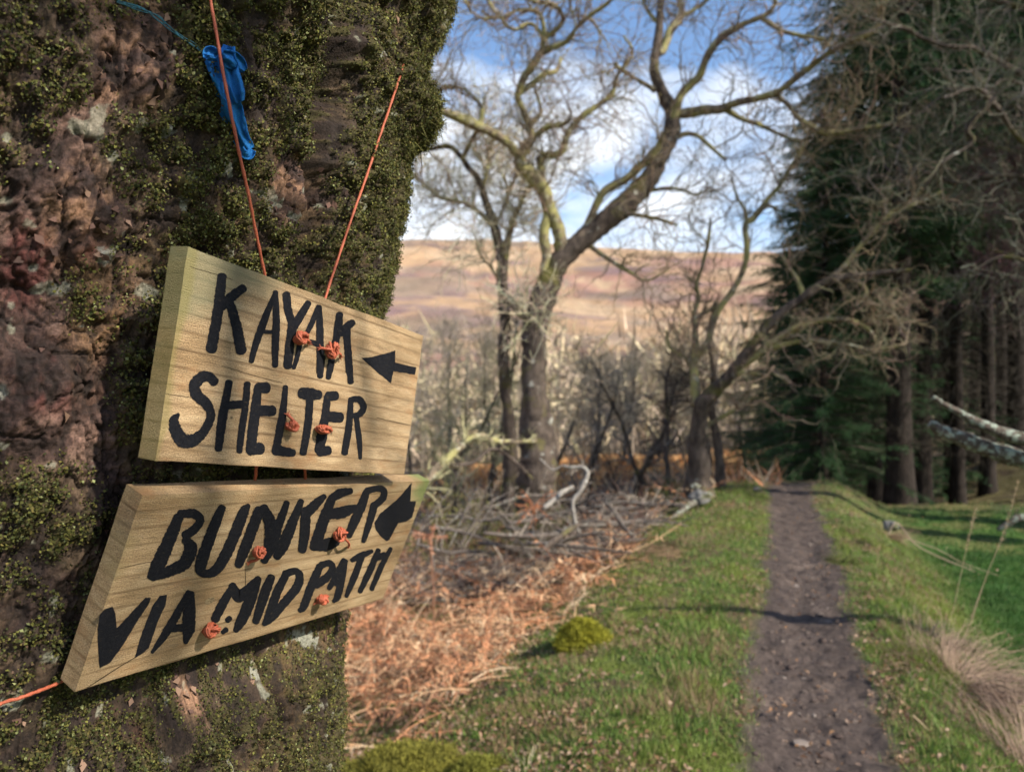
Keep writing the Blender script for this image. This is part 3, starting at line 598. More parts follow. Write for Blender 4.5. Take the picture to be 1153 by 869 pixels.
tag(mk('twine', np.concatenate(tm.V), [np.concatenate(tm.Q)], tmn), 'frayed teal twine pressed into the bark left of the blue rag', 'twine')

# ------------------------------------------------------------------ TREES
def at(px, Y, py=None, dz=0):
    x = (px-CX)/F*Y; return np.array([x, Y, float(ground_z(x, Y))+dz])
class Traced:
    """a bare tree whose main stems and limbs were traced; every limb has real depth"""
    def __init__(s, name, label, Y, base_px, group=None, seed=1, limbmat='oak_limb'):
        s.rg = np.random.default_rng(seed); s.Y = Y; s.rec = []; s.loc = at(base_px, Y); s.lm = limbmat
        s.root = thing(name, label, 'tree', tuple(s.loc), group)
    def limb(s, pts, dY=0.0, part='limb', flare=0, mat=None, k=10, wob=.05):
        p = np.array(pts, float)
        if s.rec:
            A = np.concatenate([r for r in s.rec]); d = np.hypot(A[:, 3]-p[0, 0], A[:, 4]-p[0, 1]); Y0 = A[np.argmin(d), 1]
        else: Y0 = s.Y
        q = smooth_path(p, 6); n = max(12, int(np.hypot(*np.diff(q[:, :2], axis=0).T).sum()/4)); q = resample(q, n); t = np.linspace(0, 1, n)
        Yc = Y0+dY*t**1.2+wob*np.sin(t*7+s.rg.uniform(0, 6))*t
        P = np.stack([(q[:, 0]-CX)/F*Yc, Yc, EYE-(q[:, 1]-CY)/F*Yc], 1); R = np.maximum(q[:, 2], .9)/2*Yc/F
        P += (.35 if part == 'trunk' else .9)*R[:, None]*np.stack([fbm(xyz(t*n*.10, s.rg.uniform(0, 99), 0), 2, 4) for _ in range(3)], 1)*ss(0, .06, t)[:, None]
        if part == 'trunk':
            P[0, 2] = s.loc[2]-.12; R = R*(1+flare*np.exp(-t*14))
        R = R*(1+.16*fbm(xyz(t*n*.09, s.rg.uniform(0, 99), 0), 3, 3))
        V, Q = tubes(P[None], R[None], k); 
        V = V+nrm(V-np.repeat(P, k, 0))*(np.repeat(R, k)[:, None]*.28*fbm(V*14, 3, 5)[:, None])
        mk(part, V-s.loc, [Q], M[mat or ('oak' if part == 'trunk' else s.lm)], s.root)
        s.rec.append(np.concatenate([P, q[:, :2], R[:, None]], 1)); return s
    def twigs(s, n1, n2, n3, ln=(.9, .5, .28), col='brown', skip_trunk=True, up=.03, minpy=None, r1=.011):
        rg = s.rg; L = [resample(r, 24) for r in s.rec[(1 if skip_trunk else 0):]]
        P = np.stack([l[:, :3] for l in L]); R = np.stack([l[:, 5] for l in L])
        ll = np.linalg.norm(np.diff(P, axis=1), axis=2).sum(1); wt = ll/ll.sum()
        p, d, r = spawn(P, R, n1, rg, .18, 1, 1.3, wt); d[:, 2] += .15
        r0 = np.minimum(r*.5, r1); P1, R1 = grow(p, d, rg.uniform(.4, 1.25, n1)*ln[0], r0, 9, .30, up, rg, .3)
        p, d, r = spawn(P1, R1, n2, rg, .15, 1, 1.1); P2, R2 = grow(p, d, rg.uniform(.4, 1.3, n2)*ln[1], r*.7, 6, .33, up, rg, .4)
        p, d, r = spawn(P2, R2, n3, rg, .15, 1, 1.0); P3, R3 = grow(p, d, rg.uniform(.4, 1.3, n3)*ln[2], r*.75, 4, .4, up, rg, .5)
        # tips carried on from the traced limb ends
        tm = TM(); c0 = np.array(TWC[col])
        for (P_, R_, k) in ((P1, np.maximum(R1, .0048), 4), (P2, np.maximum(R2, .0032), 3), (P3, np.maximum(R3, .0022), 3)):
            V, Q = tubes(P_, R_, k); T = len(P_); c = c0*rg.uniform(.6, 1.4, (T, 1))*(1+rg.normal(0, .08, (T, 3)))
            tm.add(V, Q=Q, col=np.repeat(np.clip(c, .01, .7), P_.shape[1]*k, 0))
        o = tm.build('twigs', M['twig'], s.root, s.loc); o['kind'] = 'stuff'; return s

oak = Traced('oak_tree', 'large bare oak with a stout leaning trunk and twisting limbs, left of the path', 10.0, 604, seed=3)
oak.limb([(604, 562, 46), (604, 520, 38), (605, 480, 34), (602, 440, 28), (600, 400, 26), (600, 370, 26), (606, 345, 27), (614, 320, 27), (628, 298, 26), (645, 280, 25), (665, 262, 25), (690, 240, 24), (715, 220, 23), (735, 195, 20), (748, 170, 18), (755, 150, 19), (756, 130, 16), (746, 105, 14), (737, 80, 12), (741, 50, 10), (743, 20, 8), (744, -30, 6), (738, -90, 4)], .7, 'trunk', .12, k=14)
for pts, dy in (
 ([(634, 290, 19), (628, 262, 15), (620, 235, 14), (611, 215, 16), (600, 195, 16), (590, 183, 15), (593, 168, 12), (600, 155, 9), (597, 140, 8), (590, 125, 7), (582, 108, 8), (588, 90, 9), (600, 74, 9), (612, 58, 9), (628, 52, 7), (640, 45, 6), (650, 30, 5), (668, 15, 5), (684, 4, 4), (705, -15, 3)], -1.2),
 ([(610, 320, 10), (613, 295, 11), (611, 262, 12), (613, 240, 10), (610, 215, 9), (607, 190, 8), (609, 176, 8), (622, 176, 8), (633, 168, 8), (640, 150, 7), (655, 132, 7), (675, 118, 6), (690, 105, 5), (696, 85, 4), (712, 60, 3), (702, 40, 2)], -.5),
 ([(612, 60, 7), (614, 45, 6), (626, 35, 5), (634, 26, 5), (633, 14, 4), (622, 5, 5), (600, 2, 4), (590, -10, 3)], -.4),
 ([(613, 48, 6), (611, 22, 5), (603, 12, 5), (582, 12, 4), (568, 22, 5), (556, 12, 4), (548, -4, 3)], .5),
 ([(612, 45, 4), (606, 34, 4), (596, 27, 4), (582, 34, 4), (570, 29, 3), (564, 20, 3)], -.2),
 ([(590, 185, 12), (577, 168, 10), (565, 155, 10), (545, 146, 11), (525, 138, 11), (505, 130, 9), (490, 122, 8), (475, 118, 6), (460, 110, 4), (440, 100, 3)], -.9),
 ([(490, 122, 6), (482, 98, 4), (480, 78, 4), (472, 66, 3), (460, 62, 2)], -.3),
 ([(540, 145, 6), (542, 125, 5), (535, 110, 4), (520, 100, 4), (500, 98, 4), (492, 108, 4)], .4),
 ([(568, 22, 4), (560, 20, 4), (545, 22, 3), (532, 15, 3), (522, 0, 3)], -.2),
 ([(600, 155, 7), (615, 145, 6), (635, 140, 5), (642, 134, 3)], -.3),
 ([(583, 108, 7), (600, 95, 7), (615, 83, 6), (627, 80, 5), (631, 65, 3)], .6),
 ([(598, 140, 5), (608, 128, 4), (606, 112, 4), (600, 95, 3)], .2),
 ([(755, 148, 11), (763, 112, 10), (775, 95, 9), (790, 84, 9), (796, 62, 9), (812, 42, 8), (835, 30, 7), (858, 20, 6), (870, 8, 5), (874, -10, 4)], -.8),
 ([(858, 22, 5), (880, 34, 5), (905, 40, 4), (930, 44, 3)], -.4),
 ([(756, 132, 13), (775, 124, 12), (800, 121, 11), (825, 116, 9), (850, 110, 8), (880, 100, 8), (905, 82, 7), (930, 62, 6), (952, 50, 6), (975, 40, 6), (990, 25, 6), (995, 5, 5), (1012, -15, 4)], -2.0),
 ([(872, 104, 6), (890, 122, 6), (905, 138, 6), (930, 149, 6), (960, 147, 5), (990, 142, 4), (1015, 138, 2)], -.8),
 ([(812, 120, 8), (835, 135, 6), (860, 143, 5), (885, 155, 4), (905, 160, 3)], .6),
 ([(742, 60, 9), (752, 38, 9), (766, 20, 8), (766, 5, 6), (760, -20, 5)], .5),
 ([(660, 264, 8), (670, 238, 8), (682, 216, 9), (703, 200, 9), (724, 186, 9), (740, 168, 8), (748, 150, 6)], -.5),
 ([(737, 102, 6), (717, 90, 4), (702, 80, 4), (692, 72, 3)], -.3),
 ([(758, 155, 7), (780, 150, 5), (800, 165, 4), (818, 180, 3)], -.6),
 ([(692, 238, 6), (720, 243, 5), (745, 248, 4), (762, 254, 3)], -.7),
 ([(728, 215, 5), (750, 211, 4), (768, 213, 3), (785, 219, 3), (802, 210, 2)], -.4),
 ([(660, 274, 6), (688, 293, 5), (712, 308, 4), (730, 316, 3), (755, 302, 2)], -.8),
 ([(760, 22, 5), (780, 12, 4), (800, -4, 3)], .3), ([(744, 30, 5), (728, 10, 4), (720, -12, 3)], .4),
 ([(690, 60, 0.1), (662, 20, 4), (640, 45, 4)][::-1], .1)):
    oak.limb(pts, dy)
oak.twigs(420, 1700, 3200, (.85, .5, .3), 'brown')

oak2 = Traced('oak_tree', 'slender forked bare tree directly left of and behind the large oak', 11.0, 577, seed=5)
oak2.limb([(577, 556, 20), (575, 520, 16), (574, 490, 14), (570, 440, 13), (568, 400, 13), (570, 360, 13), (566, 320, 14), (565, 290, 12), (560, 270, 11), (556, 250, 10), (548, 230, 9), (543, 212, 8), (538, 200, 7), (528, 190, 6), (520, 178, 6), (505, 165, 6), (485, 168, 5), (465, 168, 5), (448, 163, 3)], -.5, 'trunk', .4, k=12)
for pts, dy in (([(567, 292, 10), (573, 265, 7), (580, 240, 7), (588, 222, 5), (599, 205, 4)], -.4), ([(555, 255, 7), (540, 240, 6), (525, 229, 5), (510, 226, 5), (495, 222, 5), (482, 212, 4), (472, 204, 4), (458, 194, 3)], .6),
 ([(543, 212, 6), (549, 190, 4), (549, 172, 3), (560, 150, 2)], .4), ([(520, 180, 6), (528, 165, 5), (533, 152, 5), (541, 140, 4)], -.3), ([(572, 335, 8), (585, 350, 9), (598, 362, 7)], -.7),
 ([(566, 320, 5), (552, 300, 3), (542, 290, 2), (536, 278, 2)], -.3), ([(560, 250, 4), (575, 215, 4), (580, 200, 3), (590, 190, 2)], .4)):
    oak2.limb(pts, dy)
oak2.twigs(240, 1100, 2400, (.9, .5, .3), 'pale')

oak3 = Traced('oak_tree', 'bare oak leaning over the path edge with long mossy limbs reaching right', 10.2, 786, seed=8)
oak3.limb([(786, 562, 26), (787, 530, 21), (787, 500, 19), (789, 475, 19), (790, 458, 19), (800, 444, 15), (820, 425, 14), (835, 405, 13), (850, 385, 12), (865, 368, 12), (885, 350, 10), (905, 335, 10), (930, 318, 9), (955, 312, 8), (990, 308, 6), (1025, 304, 4)], -1.4, 'trunk', .5, k=12)
for pts, dy in (([(787, 460, 12), (783, 430, 10), (781, 405, 9), (783, 385, 7), (782, 355, 6), (787, 335, 5), (785, 318, 4), (790, 300, 4), (797, 275, 4), (800, 246, 3)], .5),
 ([(784, 402, 8), (797, 385, 7), (803, 365, 7), (812, 345, 7), (825, 325, 7), (838, 300, 7), (842, 275, 7), (840, 255, 6), (848, 245, 6), (865, 225, 6), (880, 205, 5), (895, 180, 5), (908, 160, 3)], -.4),
 ([(840, 255, 5), (838, 235, 4), (830, 222, 3), (824, 200, 2)], .2), ([(845, 250, 4), (862, 232, 4), (876, 236, 3)], .2),
 ([(928, 320, 6), (950, 300, 6), (965, 280, 6), (985, 258, 5), (1005, 240, 5), (1035, 228, 4), (1062, 214, 3)], -.5),
 ([(832, 412, 10), (860, 395, 9), (890, 372, 8), (920, 362, 7), (955, 360, 5), (978, 372, 4), (985, 382, 3)], -.7),
 ([(866, 392, 6), (890, 384, 6), (915, 381, 5), (950, 388, 5), (985, 394, 5), (1012, 390, 4)], -.6), ([(905, 336, 6), (900, 318, 5), (888, 300, 4), (880, 285, 3)], .2),
 ([(950, 314, 5), (968, 318, 4), (975, 332, 3), (960, 345, 2)], -.3), ([(820, 424, 5), (840, 419, 5), (868, 425, 3)], -.4),
 ([(786, 414, 6), (775, 405, 5), (765, 398, 4), (754, 390, 4), (750, 372, 3)], .4), ([(796, 482, 5), (815, 468, 4), (832, 458, 3), (850, 446, 2)], -.3), ([(783, 358, 5), (803, 346, 4), (815, 342, 3)], .1)):
    oak3.limb(pts, dy)
oak3.twigs(140, 700, 1700, (.8, .45, .28), 'brown')
comp = Traced('slim_tree', 'slim dark stem standing tight against the leaning oak on its right side', 10.9, 813, seed=9)
comp.limb([(813, 560, 12), (811, 525, 10), (806, 485, 9), (800, 455, 8), (803, 420, 6), (798, 380, 4), (806, 340, 3)], .2, 'trunk', .3)
comp.limb([(803, 470, 4), (785, 440, 3), (772, 425, 2)], .3); comp.twigs(30, 120, 220, (.7, .4, .25), 'dark')

def bare_tree(label, px, Y, wpx, toppy, lean, seed, col='grey', name='birch_tree', nb=34, mult=1.0, group=None, bm='oak'):
    nb = int(nb*.62); mult *= (.5 if Y < 24 else .8)
    rg = np.random.default_rng(seed); b = at(px, Y); root = thing(name, label, 'tree', tuple(b), group)
    top = EYE-(toppy-CY)/F*Y; H = max(2.0, top-b[2]); r = wpx/2*Y/F
    P, R = grow([b-[0, 0, .1]], [(lean, rg.normal(0, .05), 1)], [H*.92], [r], 16, .11, .02, rg, .22)
    V, Q = tubes(P, R, 8); mk('trunk', V-b, [Q], M[bm], root)
    p, d, rr = spawn(P, R, nb, rg, .28, .97, 1.2); d[:, 2] += .12
    fr = (p[:, 2]-b[2])/H
    nb = nb; P1, R1 = grow(p, d, H*.42*rg.uniform(.5, 1.2, nb)*(1.25-fr), rr*.55, 9, .27, .04, rg, .25)
    n2 = int(nb*7*mult); p, d, rr = spawn(P1, R1, n2, rg, .15, 1, 1.0); P2, R2 = grow(p, d, H*.13*rg.uniform(.5, 1.3, n2), rr*.7, 6, .3, .03, rg, .4)
    n3 = int(nb*22*mult); p, d, rr = spawn(P2, R2, n3, rg, .1, 1, 1.0); P3, R3 = grow(p, d, H*.07*rg.uniform(.5, 1.3, n3), rr*.75, 4, .35, .02, rg, .5)
    tm = TM(); mn = .00022*Y
    for (P_, R_, k) in ((P1, np.maximum(R1, mn*1.5), 5), (P2, np.maximum(R2, mn), 3), (P3, np.maximum(R3, mn*.8), 3)):
        V, Q = tubes(P_, R_, k); c = np.array(TWC[col])*rg.uniform(.6, 1.4, (len(P_), 1)); tm.add(V, Q=Q, col=np.repeat(c, P_.shape[1]*k, 0))
    o = tm.build('crown', M['twig'], root, b); return root
for a in (
 ('small twiggy tree with pale lichened crown just right of the upper sign board', 487, 14, 6, 330, .05, 11, 'green', 'small_tree', 40, 1.2),
 ('small spreading tree with yellow green twigs, second from the upper sign board', 543, 15, 8, 318, -.05, 12, 'green', 'small_tree', 46, 1.2),
 ('low yellowish thicket tree in front of the lower slope between sign and oak', 515, 12.5, 6, 400, .1, 13, 'green', 'small_tree', 40, 1.3),
 ('thin forked tree immediately right of the big oak trunk', 648, 17, 6, 385, .03, 14, 'grey', 'slim_tree', 34, 1),
 ('thin straight tree, second to the right of the big oak trunk', 664, 19, 5, 372, .0, 15, 'grey', 'slim_tree', 34, 1),
 ('grey tree with a bushy rounded crown midway between the two oaks', 711, 18, 8, 395, -.05, 16, 'grey', 'small_tree', 44, 1.1),
 ('straight thin tree next to the bushy grey one, on its right', 731, 17, 6, 362, .0, 17, 'grey', 'slim_tree', 34, 1),
 ('slightly crooked dark thin tree nearest the leaning oak on its left', 752, 15, 7, 350, .02, 18, 'dark', 'slim_tree', 34, 1),
 ('short leaning sapling at the foot of the leaning oak', 775, 12, 3.5, 470, -.12, 19, 'dark', 'sapling', 14, .7),
 ('low crooked sapling beside the white dead limb', 680, 12.5, 5, 480, .2, 20, 'dark', 'sapling', 22, .8),
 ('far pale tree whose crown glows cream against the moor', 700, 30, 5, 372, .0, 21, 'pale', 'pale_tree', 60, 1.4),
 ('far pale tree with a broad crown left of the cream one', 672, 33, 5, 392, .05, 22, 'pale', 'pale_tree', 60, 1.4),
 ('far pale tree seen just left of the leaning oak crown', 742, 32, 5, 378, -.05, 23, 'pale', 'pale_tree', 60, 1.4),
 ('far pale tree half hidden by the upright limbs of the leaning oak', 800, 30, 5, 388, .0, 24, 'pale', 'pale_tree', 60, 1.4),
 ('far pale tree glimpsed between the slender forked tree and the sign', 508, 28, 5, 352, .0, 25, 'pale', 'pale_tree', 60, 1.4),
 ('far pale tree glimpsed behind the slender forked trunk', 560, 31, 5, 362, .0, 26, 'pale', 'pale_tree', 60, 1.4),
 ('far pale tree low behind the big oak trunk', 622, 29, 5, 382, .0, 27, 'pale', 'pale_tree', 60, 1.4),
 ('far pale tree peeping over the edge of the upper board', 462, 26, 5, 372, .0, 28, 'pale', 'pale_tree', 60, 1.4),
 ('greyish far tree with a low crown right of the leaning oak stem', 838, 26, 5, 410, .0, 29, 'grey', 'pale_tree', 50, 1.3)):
    bare_tree(a[0], a[1], a[2], a[3], a[4], a[5], a[6], a[7], a[8], a[9], a[10])

# ------------------------------------------------------------------ DISTANT WOODLAND (no single tree can be told apart)
def distant_wood():
    rg = np.random.default_rng(77); tm = TM(); n = 1500
    az = np.radians(rg.uniform(-16, 34, n)); r = 42*np.exp(rg.uniform(0, 1, n)**.8*math.log(460/42)); x = r*np.sin(az); y = r*np.cos(az); z = ground_z(x, y)
    keep = vnoise(xyz(x*.012, y*.012, 5), 3) > -.25*1-.4*(r < 220); x, y, z, r = x[keep], y[keep], z[keep], r[keep]; n = len(x)
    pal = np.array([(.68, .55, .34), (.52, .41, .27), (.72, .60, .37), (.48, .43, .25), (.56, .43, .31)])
    hh = rg.uniform(5, 9, n); m = 34
    cc = np.repeat(pal[rg.integers(0, 5, n)]*rg.uniform(.75, 1.2, (n, 1)), m, 0)*rg.uniform(.6, 1.3, (n*m, 1))
    base = np.repeat(xyz(x, y, z), m, 0); h = np.repeat(hh, m)
    u = rg.normal(size=(n*m, 3)); u = nrm(u)*rg.uniform(.3, 1, (n*m, 1))**.5
    pos = base+u*np.stack([h*.42, h*.42, h*.40], 1)+np.stack([h*0, h*0, h*.55], 1)
    V, T = blades(pos, u+[0, 0, .12], h*.22, np.repeat(np.clip(r*.0035, .14, 1.4), m)*rg.uniform(.5, 1.3, n*m), rg); tm.add(V, T=T, col=np.repeat(cc, 3, 0))
    P = np.stack([xyz(x, y, z-.3), xyz(x, y, z+hh*.5), xyz(x+.2, y, z+hh*.85)], 1); V, Q = tubes(P, np.outer(hh*.018, [.7, .5, .2]), 4); tm.add(V, Q=Q, col=(.26, .21, .16))
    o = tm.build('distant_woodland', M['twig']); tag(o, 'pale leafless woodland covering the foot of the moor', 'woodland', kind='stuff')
distant_wood()

# ------------------------------------------------------------------ SPRUCES
def spruce_mesh(seed, H, r0, low, dead, Lmax, dens=1.0):
    """returns trunk, dead-branch and foliage meshes in local space"""
    rg = np.random.default_rng(seed)
    P, R = grow([(0, 0, -.3)], [(0, 0, 1)], [H], [r0], 24, .012, .02, rg, .08)
    V, Q = tubes(P, R*(1+.5*np.exp(-np.linspace(0, 1, 25)*30))[None], 12); tr = (V, Q)
    zs = np.arange(dead, H*.98, .20); k = 6; z = np.repeat(zs, k)+rg.uniform(-.1, .1, len(zs)*k); a = rg.uniform(0, 2*np.pi, len(z))
    f = (z-low)/(H-low); live = z > low+rg.uniform(-.6, .6, len(z))
    L = np.where(live, Lmax*np.clip(1.04-f, .05, 1)**.8, Lmax*.5)*rg.uniform(.65, 1.1, len(z))
    d = np.stack([np.cos(a), np.sin(a), np.where(live, .12+.3*f, -.05)], 1)
    st = np.stack([0*z, 0*z, z], 1); P1, R1 = grow(st, d, L, np.clip(.006+.007*L, .006, .03), 9, .07, -.06, rg, .3)
    P1[:, -3:, 2] += .04*L[:, None]*np.array([.3, .8, 1.4])
    D = tubes(P1[~live], R1[~live]*.8, 4) if (~live).any() else None
    # brittle side twigs on the dead branches
    PD, RD = P1[~live], R1[~live]; nt_ = len(PD)*4
    if nt_:
        p, dd, rr = spawn(PD, RD, nt_, rg, .25, 1, 1.2); Pt, Rt = grow(p, dd, rg.uniform(.1, .45, nt_), np.full(nt_, .004), 4, .25, -.03, rg, .5); Dt = tubes(Pt, Rt, 3)
    PL, RL = P1[live], R1[live]; Lb = tubes(PL, RL, 4)
    n = int(L[live].sum()*30*dens); wt = L[live]/L[live].sum(); p, dd, rr = spawn(PL, RL, n, rg, .12, 1, .9, wt)
    dd[:, 2] = dd[:, 2]*.35-.35; P2, R2 = grow(p, dd, rg.uniform(.15, .45, n), np.full(n, .004), 3, .15, -.12, rg, .6)
    m = 9; q = np.repeat(P2.reshape(-1, 3), 1, 0); i = rg.integers(0, len(P2), n*m); j = rg.uniform(0, 2.999, n*m); ji = j.astype(int); fr = (j-ji)[:, None]
    pp = P2[i, ji]*(1-fr)+P2[i, ji+1]*fr; tg = nrm(P2[i, ji+1]-P2[i, ji]); di = tg*1.0+rg.normal(0, .55, pp.shape)
    Vn, Tn = blades(pp, di, rg.uniform(.05, .13, len(pp)), rg.uniform(.012, .022, len(pp)), rg)
    cl = fbm(pp*1.6, 2, seed)[:, None]; cn = np.array([.032, .074, .026])*rg.uniform(.6, 1.5, (len(pp), 1))*(1+.6*cl)+np.array([.02, .02, 0])*(rg.random((len(pp), 1)) < .15)
    return tr, D, (Dt if nt_ else None), Lb, (Vn, Tn, np.repeat(cn, 3, 0))
SP = {}
def spruce(kind, args, label, px, Y, rot, sc, group):
    b = at(px, Y); root = thing('spruce_tree', label, 'tree', tuple(b), group); root.rotation_euler = (0, 0, rot); root.scale = (sc,)*3
    if kind not in SP:
        tr, D, Dt, Lb, N = spruce_mesh(*args); ms = []
        o = mk('trunk', tr[0], [tr[1]], M['conifer_bark'], root); ms.append(o)
        if D is not None:
            tm = TM().add(D[0], Q=D[1], col=(.04, .034, .026))
            if Dt is not None: tm.add(Dt[0], Q=Dt[1], col=(.055, .047, .035))
            ms.append(tm.build('dead_branches', M['twig'], root)); ms[-1]['kind'] = 'stuff'
        ms.append(TM().add(Lb[0], Q=Lb[1], col=(.07, .055, .04)).add(N[0], T=N[1], col=N[2]).build('crown', M['needles'], root))
        SP[kind] = ms
    else:
        for o in SP[kind]: c = o.copy(); COL.objects.link(c); c.parent = root
GR = 'spruces of the dark plantation right of the path'
KA = {'edge': (101, 16, .20, .5, .3, 4.2, 1.0), 'edge2': (102, 14, .18, .4, .3, 3.6, 1.0), 'tallthin': (106, 22, .21, 4.0, 1.0, 1.35, 1.0), 'tall': (103, 22, .26, 5.2, 1.0, 3.0, .8), 'slim': (104, 20, .13, 6.2, 1.2, 2.2, .7), 'slim2': (105, 21, .15, 5.4, 1.0, 2.5, .7)}
for kind, px, Y, rot, sc, lab in (
 ('edge2', 893, 17.5, .3, .46, 'leftmost dark green spruce, branches sweeping down to the end of the path'),
 ('edge', 938, 17.0, 1.9, .56, 'full dark spruce right of the leftmost one, green down to the ground'),
 ('edge2', 915, 22.0, 2.9, .70, 'spruce filling the gap behind the two green edge spruces'),
 ('edge', 975, 19.5, 4.1, .8, 'third green edge spruce, beside the thickest dark trunk'),
 ('edge', 926, 14.2, 2.6, .50, 'low hanging green spruce whose boughs reach down beside the end of the path'),
 ('tallthin', 1013, 13.2, .7, 1.0, 'spruce with the thickest dark bare trunk in the plantation'),
 ('slim', 986, 15.5, 2.2, 1.0, 'slim sunlit stem left of the thickest spruce trunk'),
 ('slim2', 1038, 15.2, 5.1, 1.1, 'dark spruce stem closest on the right of the thickest trunk'),
 ('slim', 1078, 15.0, 3.3, 1.0, 'slim reddish sunlit stem above the lichened fallen branch'),
 ('slim2', 1071, 18.5, 1.1, 1.0, 'spruce stem just behind the slim reddish one'),
 ('slim', 1096, 20.0, 4.6, 1.1, 'thin dark spruce stem in the middle of the airy gap'),
 ('slim2', 1112, 17.0, 2.6, 1.0, 'dark spruce stem right of the airy gap'),
 ('slim', 1128, 21.0, .9, 1.1, 'thin stem set back between two darker spruces'),
 ('tall', 1146, 19.0, 3.9, .9, 'broad crowned spruce at the far right edge'),
 ('slim2', 1060, 25.0, 5.5, 1.1, 'deep background spruce behind the reddish stem'),
 ('slim2', 1010, 24.0, .2, 1.2, 'deep background spruce hidden behind the thickest trunk'),
 ('edge', 1180, 26.0, 5.0, 1.2, 'deep background spruce beyond the right edge of the view'),
 ('tall', 1190, 13.5, 1.5, 1.0, 'near spruce at the right border whose boughs hang over the bank'),
 ('tall', 1290, 9.5, 2.8, 1.0, 'nearest plantation spruce, its boughs entering at the upper right')):
    spruce(kind, KA[kind], lab, px, Y, rot, sc, GR)

# bare tangle of grey twigs in front of the spruces, upper right
tan = Traced('larch_tree', 'leafless grey twiggy tree leaning in over the upper right corner', 8.5, 1290, seed=31, limbmat='oak')
tan.limb([(1290, 600, 40), (1285, 450, 34), (1270, 300, 30), (1262, 150, 26), (1268, 0, 22), (1262, -160, 16)], .3, 'trunk', .3)
for pts, dy in (([(1264, 160, 12), (1210, 120, 9), (1160, 90, 7), (1110, 60, 6), (1060, 50, 5), (1010, 30, 4), (970, 20, 3)], -.3),
 ([(1270, 290, 12), (1215, 240, 9), (1165, 205, 7), (1120, 200, 6), (1075, 205, 5), (1030, 190, 4), (985, 200, 3)], .6),
 ([(1264, 60, 10), (1200, 20, 8), (1140, 5, 6), (1080, -10, 5), (1030, -30, 3)], .5),
 ([(1266, 220, 8), (1205, 180, 7), (1150, 160, 5), (1120, 120, 5), (1100, 100, 4), (1060, 110, 3)], -.6),
 ([(1120, 110, 7), (1090, 145, 6), (1095, 160, 5), (1060, 185, 4), (1040, 215, 3)], .2), ([(1150, 95, 4), (1128, 90, 4), (1110, 112, 4)], 0),
 ([(1272, 360, 9), (1220, 320, 7), (1170, 300, 5), (1130, 290, 4), (1095, 305, 3)], .4)):
    tan.limb(pts, dy)
tan.twigs(150, 750, 1700, (.9, .5, .3), 'tangle')
pur = Traced('alder_tree', 'purplish bare twiggy tree at the right edge below the grey tangle', 10.5, 1235, seed=33)
pur.limb([(1235, 590, 24), (1228, 450, 20), (1222, 330, 17), (1215, 220, 13), (1200, 120, 8), (1195, 60, 5)], 0, 'trunk', .3)
for pts, dy in (([(1222, 320, 8), (1190, 260, 6), (1150, 220, 5), (1115, 200, 3)], .3), ([(1215, 250, 8), (1180, 190, 6), (1140, 170, 4), (1105, 165, 3)], -.4), ([(1225, 380, 7), (1190, 320, 5), (1150, 290, 4), (1115, 280, 3)], .2)):
    pur.limb(pts, dy)
pur.twigs(150, 800, 1900, (.9, .5, .3), 'purple')

